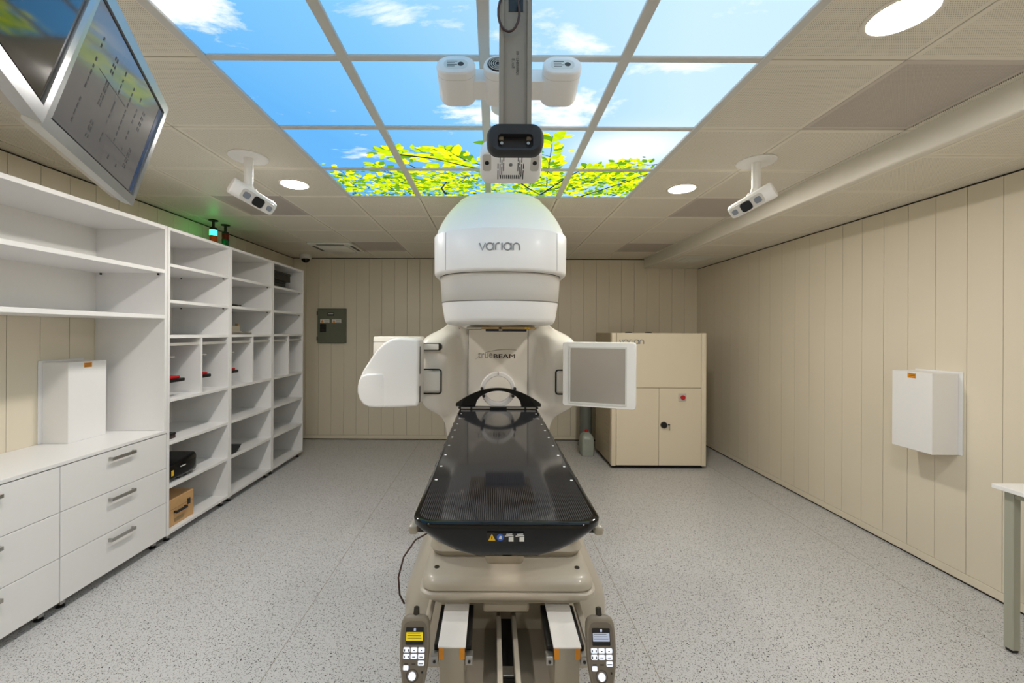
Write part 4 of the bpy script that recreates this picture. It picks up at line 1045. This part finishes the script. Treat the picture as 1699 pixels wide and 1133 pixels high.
# ================================================================ TREATMENT COUCH
TX, TZ = .045, 1.164
PXC = .075
t = thing('treatment_couch', 'treatment couch with a glossy black carbon top on a beige pedestal', 'treatment couch', (TX, 2.2, 0))
CO = t
Y0, Y1 = 1.185, 2.96
def tring(z, hw, y0_, y1_, rf, rb=.03):
    pts = []
    for cx_, cy_, a0, r in ((TX + hw - rb, y1_ - rb, 0, rb), (TX - hw + rb, y1_ - rb, 90, rb), (TX - hw + rf, y0_ + rf, 180, rf), (TX + hw - rf, y0_ + rf, 270, rf)):
        for i in range(9):
            q = math.radians(a0 + 90 * i / 8); pts.append((cx_ + r * math.cos(q), cy_ + r * math.sin(q), z))
    return pts
hull = [(1.1632, .262, 1.205, 2.945, .055), (1.164, .274, 1.190, 2.955, .06), (1.160, .279, Y0 - .002, 2.96, .065), (1.145, .279, Y0 - .003, 2.96, .07), (1.125, .264, 1.186, 2.955, .08), (1.10, .236, 1.190, 2.95, .085), (1.075, .192, 1.197, 2.94, .08), (1.058, .135, 1.205, 2.93, .06), (1.052, .07, 1.215, 2.92, .04)]
tb = build(MB().loft([tring(*h) for h in hull], cap=False), 'couch_top', black_gl, CO, ang=60)
# flat lid of the top
build(MB().add(tring(1.1634, .263, 1.204, 2.946, .055), [tuple(range(36))]), 'top_skin', carbon, tb, smooth=False)
build(MB().box(TX - .07, TX + .07, 1.3, 2.9, 1.045, 1.0525), 'underside', black_pl, tb, smooth=False)
for s_ in (-1, 1):
    for k in range(10):
        y = 1.53 + .155 * k
        if y > 2.9: continue
        nb = build(MB().box(TX + s_ * .273 - .007, TX + s_ * .273 + .007, y + .012, y + .045, 1.146, 1.1625, .002, 1), 'index_notch', black_pl, tb)
        build(MB().cyl((TX + s_ * .252, y, 1.1633), (TX + s_ * .252, y, 1.1645), .0055, n=10), 'index_stud', white_l, tb)
    mb = text_mb('H1', .03); mb.v = [(TX + s_ * .235 + v[0], 2.62 + v[1], 1.1641) for v in mb.v]
    build(mb, 'index_mark', white_l, tb, smooth=False)
# front label on the sloping nose
def NL(a, b, d=0): return (TX - .004 + a * .86, 1.1815 - d + max(0, -b) * .12, 1.125 + b * .86)
lb = build(MB().loft([[NL(x, z, d) for x, z in ((-.062, -.016), (.062, -.016), (.062, .016), (-.062, .016))] for d in (.0, .002)]), 'warning_strip', black_pl, tb, smooth=False)
build(MB().loft([[NL(x, z, d) for x, z in ((-.058, -.011), (-.034, -.011), (-.046, .012))] for d in (.002, .0026)]), 'warning_triangle', yellow_l, tb, smooth=False)
build(MB().loft([[NL(-.0465 + e_, z, d) for e_, z in ((-.001, -.006), (.002, -.006), (.002, .004), (-.001, .004))] for d in (.0026, .003)]), 'exclamation_mark', ink_black, tb, smooth=False)
build(MB().loft([[NL(-.018 + .012 * math.cos(k * PI / 8), .012 * math.sin(k * PI / 8), d) for k in range(16)] for d in (.002, .0026)]), 'blue_disc', blue_l, tb, smooth=False)
build(MB().loft([[NL(x, z, d) for x, z in ((-.023, -.004), (-.013, -.006), (-.013, .005), (-.020, .006))] for d in (.0026, .003)]), 'disc_mark', white_l, tb, smooth=False)
for x in (.0, .036):
    build(MB().loft([[NL(x + e_, z, d) for e_, z in ((.010, -.014), (.026, -.014), (.026, .004), (.010, .001))] for d in (.002, .0026)]), 'pictogram', white_l, tb, smooth=False)
    build(MB().loft([[NL(x + e_, z, d) for e_, z in ((-.003, .003), (.026, .006), (.026, .009), (-.003, .006))] for d in (.002, .0026)]), 'pictogram', white_l, tb, smooth=False)
    build(MB().loft([[NL(x + e_, z, d) for e_, z in ((.002, .010), (.022, .011), (.022, .013), (.002, .012))] for d in (.002, .0026)]), 'pictogram', white_l, tb, smooth=False)
# hinge bar + standing arch at the head end
hb = build(MB().box(TX - .285, TX + .285, 2.93, 2.975, 1.1645, 1.180, .004, 1), 'hinge_bar', black_pl, CO)
for x0, x1 in ((-.265, -.20), (-.185, -.06), (.06, .185), (.20, .265)):
    build(MB().box(TX + x0, TX + x1, 2.925, 2.9295, 1.168, 1.179), 'metal_strip', steel, hb, smooth=False)
AY0, AY1, AZ = 2.948, 2.972, 1.1805
rings = []
outer, inner = [], []
for k in range(33):
    q = k / 32; x = -.305 + .61 * q
    outer.append((x, AZ + .022 + .112 * (1 - (abs(x) / .305) ** 2.0)))
for k in range(33):
    q = k / 32; x = -.165 + .33 * q
    inner.append((x, AZ + .112 * math.sqrt(max(0, 1 - (x / .165) ** 2))))
mb = MB()
outl = [(-.305, AZ)] + outer + [(.305, AZ)]
innl = [(-.165, AZ)] + [(x, z) for x, z in inner] + [(.165, AZ)]
vs = []; fs = []
n = len(outl)
for yv in (AY0, AY1):
    vs += [(TX + x, yv, z) for x, z in outl]; vs += [(TX + x, yv, z) for x, z in innl]
for i in range(n - 1):
    fs.append((i, i + 1, n + i + 1, n + i)); fs.append((2 * n + i, 3 * n + i, 3 * n + i + 1, 2 * n + i + 1))
    fs.append((i, 2 * n + i, 2 * n + i + 1, i + 1)); fs.append((n + i, n + i + 1, 3 * n + i + 1, 3 * n + i))
fs.append((0, n, 3 * n, 2 * n)); fs.append((n - 1, 3 * n - 1, 4 * n - 1, 2 * n - 1))
ach = build(mb.add(vs, fs), 'head_arch', black_gl, CO, ang=40)
for x, z in ((-.118, AZ + .128), (.118, AZ + .128), (-.105, AZ + .075), (.105, AZ + .075)):
    build(MB().cyl((TX + x, 2.940, z), (TX + x, 2.980, z), .011, n=12), 'pin', black_pl, ach)
# side rails of the top
for s_ in (-1, 1):
    build(MB().box(TX + s_ * .292 - .006, TX + s_ * .292 + .006, 1.36, 1.78, 1.105, 1.122, .002, 1), 'side_rail', beige_l, CO)
    build(MB().box(TX + s_ * .288 - .014, TX + s_ * .288 + .014, 1.27, 1.325, 1.085, 1.112, .008, 2), 'rail_end_knob', beige, CO)
    build(MB().box(TX + s_ * .262 - .030, TX + s_ * .262 + .030, 1.29, 1.74, 1.086, 1.100), 'rail_bracket', black_pl, CO, smooth=False)
# support under the top, bellows, platform
build(MB().box(TX - .22, TX + .22, 1.75, 2.85, .985, 1.0445, .015, 2), 'top_carrier', beige, CO)
rings = []
for k in range(13):
    z = .590 + k * .033; o_ = .018 if k % 2 == 0 else 0.0
    hw = (.388 - max(0, k - 4) * .018) - o_
    rings.append([(TX + x, y, z) for x, y in rrect(-hw + .03, hw + .03, 2.045 + o_ + max(0, k - 4) * .012, 2.78 - o_, .07, 5)])
build(MB().loft(rings), 'bellows', beige, CO, ang=40)
build(MB().box(PXC - .010 - .095, PXC - .010 + .095, 1.99, 2.2, .575, .80, .03, 3), 'centre_hump', beige, CO)
pl = [rrect(-.375, .375, 1.925, 2.85, .09, 6), rrect(-.40, .40, 1.90, 2.87, .10, 6), rrect(-.402, .402, 1.898, 2.87, .10, 6), rrect(-.402, .402, 1.898, 2.87, .10, 6)]
def at(pts, z, s_=1): return [(PXC + x, y, z) for x, y in pts]
CR = lambda g, r=.07: rrect(-.398 + g, .398 - g, 1.862 + g, 2.87 - g, r, 6)
build(MB().loft([at(CR(.05), .590), at(CR(.022), .586), at(CR(.006), .574), at(CR(.0), .558), at(CR(.0), .541), at(CR(.004), .538)]), 'carriage_cover', beige_l, CO, ang=50)
build(MB().loft([at(CR(.006), .5375), at(CR(.008), .534)], cap=False), 'carriage_groove', ink_grey, CO)
build(MB().loft([at(CR(-.004), .5335), at(CR(-.010), .528), at(CR(-.010), .508), at(CR(-.004), .502)]), 'carriage_skirt', beige_l, CO, ang=50)
build(MB().loft([at(CR(.02), .5015), at(CR(.03), .468)]), 'carriage_underside', beige, CO, ang=50)
for s_ in (-1, 1): build(MB().cyl((PXC + s_ * .335, 1.965, .590), (PXC + s_ * .335, 1.965, .593), .012, n=14), 'cover_screw', dark_steel, CO)
build(MB().box(PXC - .115, PXC + .105, 1.93, 2.2, .395, .467, .014, 3), 'drive_cover', beige_l, CO)
# wide base body
def bring(z, hw, y0_, y1_, r): return [(PXC + x, y, z) for x, y in rrect(-hw, hw, y0_, y1_, r, 6)]
build(MB().loft([bring(.0, .535, 2.10, 3.1, .14), bring(.02, .54, 2.10, 3.1, .14), bring(.28, .54, 2.10, 3.1, .14), bring(.34, .53, 2.11, 3.09, .14), bring(.46, .475, 2.16, 3.05, .12), bring(.55, .44, 2.22, 3.02, .10), bring(.60, .42, 2.26, 3.0, .10)]), 'base_body', beige_l, CO, ang=50)
# base bed with rails running towards the viewer
build(MB().box(PXC - .27, PXC + .27, 1.45, 2.12, .0, .20, .01, 2), 'rail_bed', beige_l, CO)
for s_ in (-1, 1):
    rc = PXC + s_ * .2325
    r_ = build(MB().box(rc - .050, rc + .050, 1.655, 2.11, .205, .4435, .003, 1), 'rail', beige, CO)
    build(MB().box(rc - .056, rc + .056, 1.650, 1.945, .444, .450, .001, 1), 'rail_cover', gwhite, r_)
    for q in (-1, 1):
        build(MB().box(rc + q * .052 - .012 + q * .012, rc + q * .052 + .012 + q * .012, 1.69, 1.94, .395, .428, .002, 1), 'guide_strip', black_pl, r_)
        build(MB().box(rc + q * .042 - .010, rc + q * .042 + .010, 1.6525, 1.6545, .398, .442), 'orange_strip', orange_l, r_, smooth=False)
        ck = build(MB().box(rc + q * .070 - .015, rc + q * .070 + .015, 1.655, 1.689, .372, .408, .002, 1), 'end_block', steel, r_)
        build(MB().cyl((rc + q * .070, 1.6545, .387), (rc + q * .070, 1.652, .387), .006, n=12), 'bolt_hole', black_pl, ck)
    build(MB().box(PXC + s_ * .037 - .011, PXC + s_ * .037 + .011, 1.50, 2.10, .2005, .310, .004, 2), 'cable_channel_wall', beige_l, CO)
build(MB().box(PXC - .0255, PXC + .0255, 1.50, 2.10, .2005, .25), 'drive_belt', black_pl, CO, smooth=False)
for y in (1.62, 1.74): build(MB().box(PXC - .024, PXC + .024, y, y + .05, .2505, .262, .002, 1), 'belt_clamp', steel, CO)
for px_ in (-.285, .412):
    build(MB().box(px_ - .014, px_ + .014, 1.572, 2.14, .398, .420, .004, 2), 'pendant_bracket', beige_l, CO)
# cable loop on the floor side
build(MB().tube([(PXC - .43, 2.35, .57), (PXC - .50, 2.3, .55), (PXC - .555, 2.25, .48), (PXC - .572, 2.2, .40), (PXC - .560, 2.18, .32), (PXC - .540, 2.2, .26)], .005, 8), 'side_cable', cable_m, CO)

# ring standing at the couch end
t = thing('phantom_ring', 'white upright ring standing behind the black arch at the couch end', 'ring', (TX, 3.02, TZ))
rc, ro, ri = 1.296, .128, .096
prof = [(ri, 3.0), (ri + .004, 2.992), (ro - .006, 2.992), (ro, 3.0), (ro, 3.055), (ro - .004, 3.06), (ri + .004, 3.06), (ri, 3.055)]
rings = [[(TX - .002 + r * math.cos(2 * PI * k / 48), y, rc + r * math.sin(2 * PI * k / 48)) for r, y in prof] for k in range(48)]
build(MB().loft(rings + rings[:1], cap=False), 'ring', ring_m, t, ang=40)
build(MB().box(TX - .004, TX + .0, 2.9905, 2.9918, rc + ro - .022, rc + ro + .003), 'centre_mark', ink, t, smooth=False)
build(MB().box(TX - .05, TX + .05, 2.985, 3.07, 1.150, 1.1675, .004, 1), 'ring_foot', ring_m, t)

# ================================================================ HAND PENDANTS
def pendant(cx_, lab, lcd, flip):
    top = Vector((cx_, 1.56, .640)); vd = Vector((0, -.20, -.98)).normalized(); rd_ = Vector((1, 0, 0)); nd_ = vd.cross(rd_)
    if nd_.y > 0: nd_ = -nd_
    t = thing('hand_pendant', lab, 'control pendant', tuple(top), 'hand pendants on the couch')
    k_ = .00228
    def P(a, b, d): return top + rd_ * a + vd * b + nd_ * d
    ol = [(-.030, .0), (.030, .0), (.045, .008), (.053, .025), (.056, .06), (.056, .12), (.052, .17), (.044, .215), (.036, .25), (.030, .28), (.024, .30), (-.024, .30), (-.030, .28), (-.036, .25), (-.044, .215), (-.052, .17), (-.056, .12), (-.056, .06), (-.053, .025), (-.045, .008)]
    body = build(MB().loft([[P(a * s_, (b - .15) * s_ + .15, d) for a, b in ol] for d, s_ in ((-.028, .88), (-.02, .97), (-.006, 1.0), (.004, .98), (.008, .93))]), 'body', pend_m, t, ang=50)
    fcx = build(MB().loft([[P(a * .83, (b - .15) * .88 + .15, d) for a, b in ol] for d in (.0081, .0095)]), 'face', pend_in, body)
    def pad(a0, a1, b0, b1, m, name, par, d0=.0096, d1=.0118, r=.003):
        return build(MB().loft([[P(a, b, d) for a, b in rrect(a0, a1, b0, b1, r, 3)] for d in (d0, d1)]), name, m, par)
    sc = pad(-.033, .033, .038, .095, lcd_k, 'display', t, r=.002)
    pad(-.031, .031, .053, .081, lcd, 'display_window', sc, .0119, .0123, .001)
    for q in range(3): pad(-.027, .02 + .003 * q, .056 + q * .008, .0575 + q * .008, ink_black, 'display_text', sc, .0124, .0126, .0004)
    pad(-.004, .004, .040, .049, lcd_b, 'display_icon', sc, .0119, .0123, .001)
    for r in range(3):
        for c in range(3):
            a, b = -.028 + c * .0275, .112 + r * .0215
            if r == 2 and c < 2:
                pad(a - .007, a + .007, b + .002, b + .006, ink, 'small_mark', fcx, .0096, .010, .001); continue
            ky = pad(a - .0115, a + .0115, b - .008, b + .008, key_m, 'key', t)
            if c == 0:
                pad(a - .009, a - .005, b - .003, b + .005, ink_black, 'key_symbol', ky, .0119, .0121, .0004); pad(a + .005, a + .009, b - .003, b + .005, ink_black, 'key_symbol', ky, .0119, .0121, .0004)
            else: pad(a - .003 - .003 * r, a + .003 + .003 * r, b, b + .003, ink_black, 'key_symbol', ky, .0119, .0121, .0004)
    pad(-.040 if False else -.038, -.019, .163, .178, key_m, 'key', t)
    dial = build(MB().loft([[P(-.004 + .0135 * math.cos(q * PI / 12), .197 + .0135 * math.sin(q * PI / 12), d) for q in range(24)] for d in (.0096, .014)]), 'dial', key_m, t)
    build(MB().tube([P(-.004 + .021 * math.cos(q * PI / 12), .197 + .021 * math.sin(q * PI / 12), .0098) for q in range(25)], .0012, 6), 'dial_ring', ink, t)
    for a, b in ((-.022, .243), (.014, .246), (-.004, .258)): pad(a - .009, a + .009, b - .007, b + .007, key_m, 'key', t)
    for a, b in ((-.024, .228), (.020, .228), (.032, .185)): pad(a - .003, a + .003, b - .003, b + .003, ink_black, 'small_button', t, r=.001)
    build(MB().cyl(P(.0, .012, -.012), P(.0, -.022, -.012), .013, .010, n=16), 'strain_relief', dark_steel, t)
    build(MB().tube([P(.0, -.02, -.012), P(.0, -.012, -.034), P(.0, .05, -.036), P(.0, .20, -.036)], .007, 8), 'hanging_hook', dark_steel, t)
    build(MB().tube([P(0, .298, -.01), P(.01 * flip, .36, -.01), P(.04 * flip, .40, -.02), P(.06 * flip, .37, -.05), P(.03 * flip, .34, -.07), P(.0 * flip, .42, -.06)], .006, 8), 'cord', cable_m, t)
pendant(-.285, 'grey hand pendant with a yellow display hanging on the couch base', lcd_y, 1)
pendant(.412, 'grey hand pendant with a pale display hanging on the couch base', lcd_b, -1)
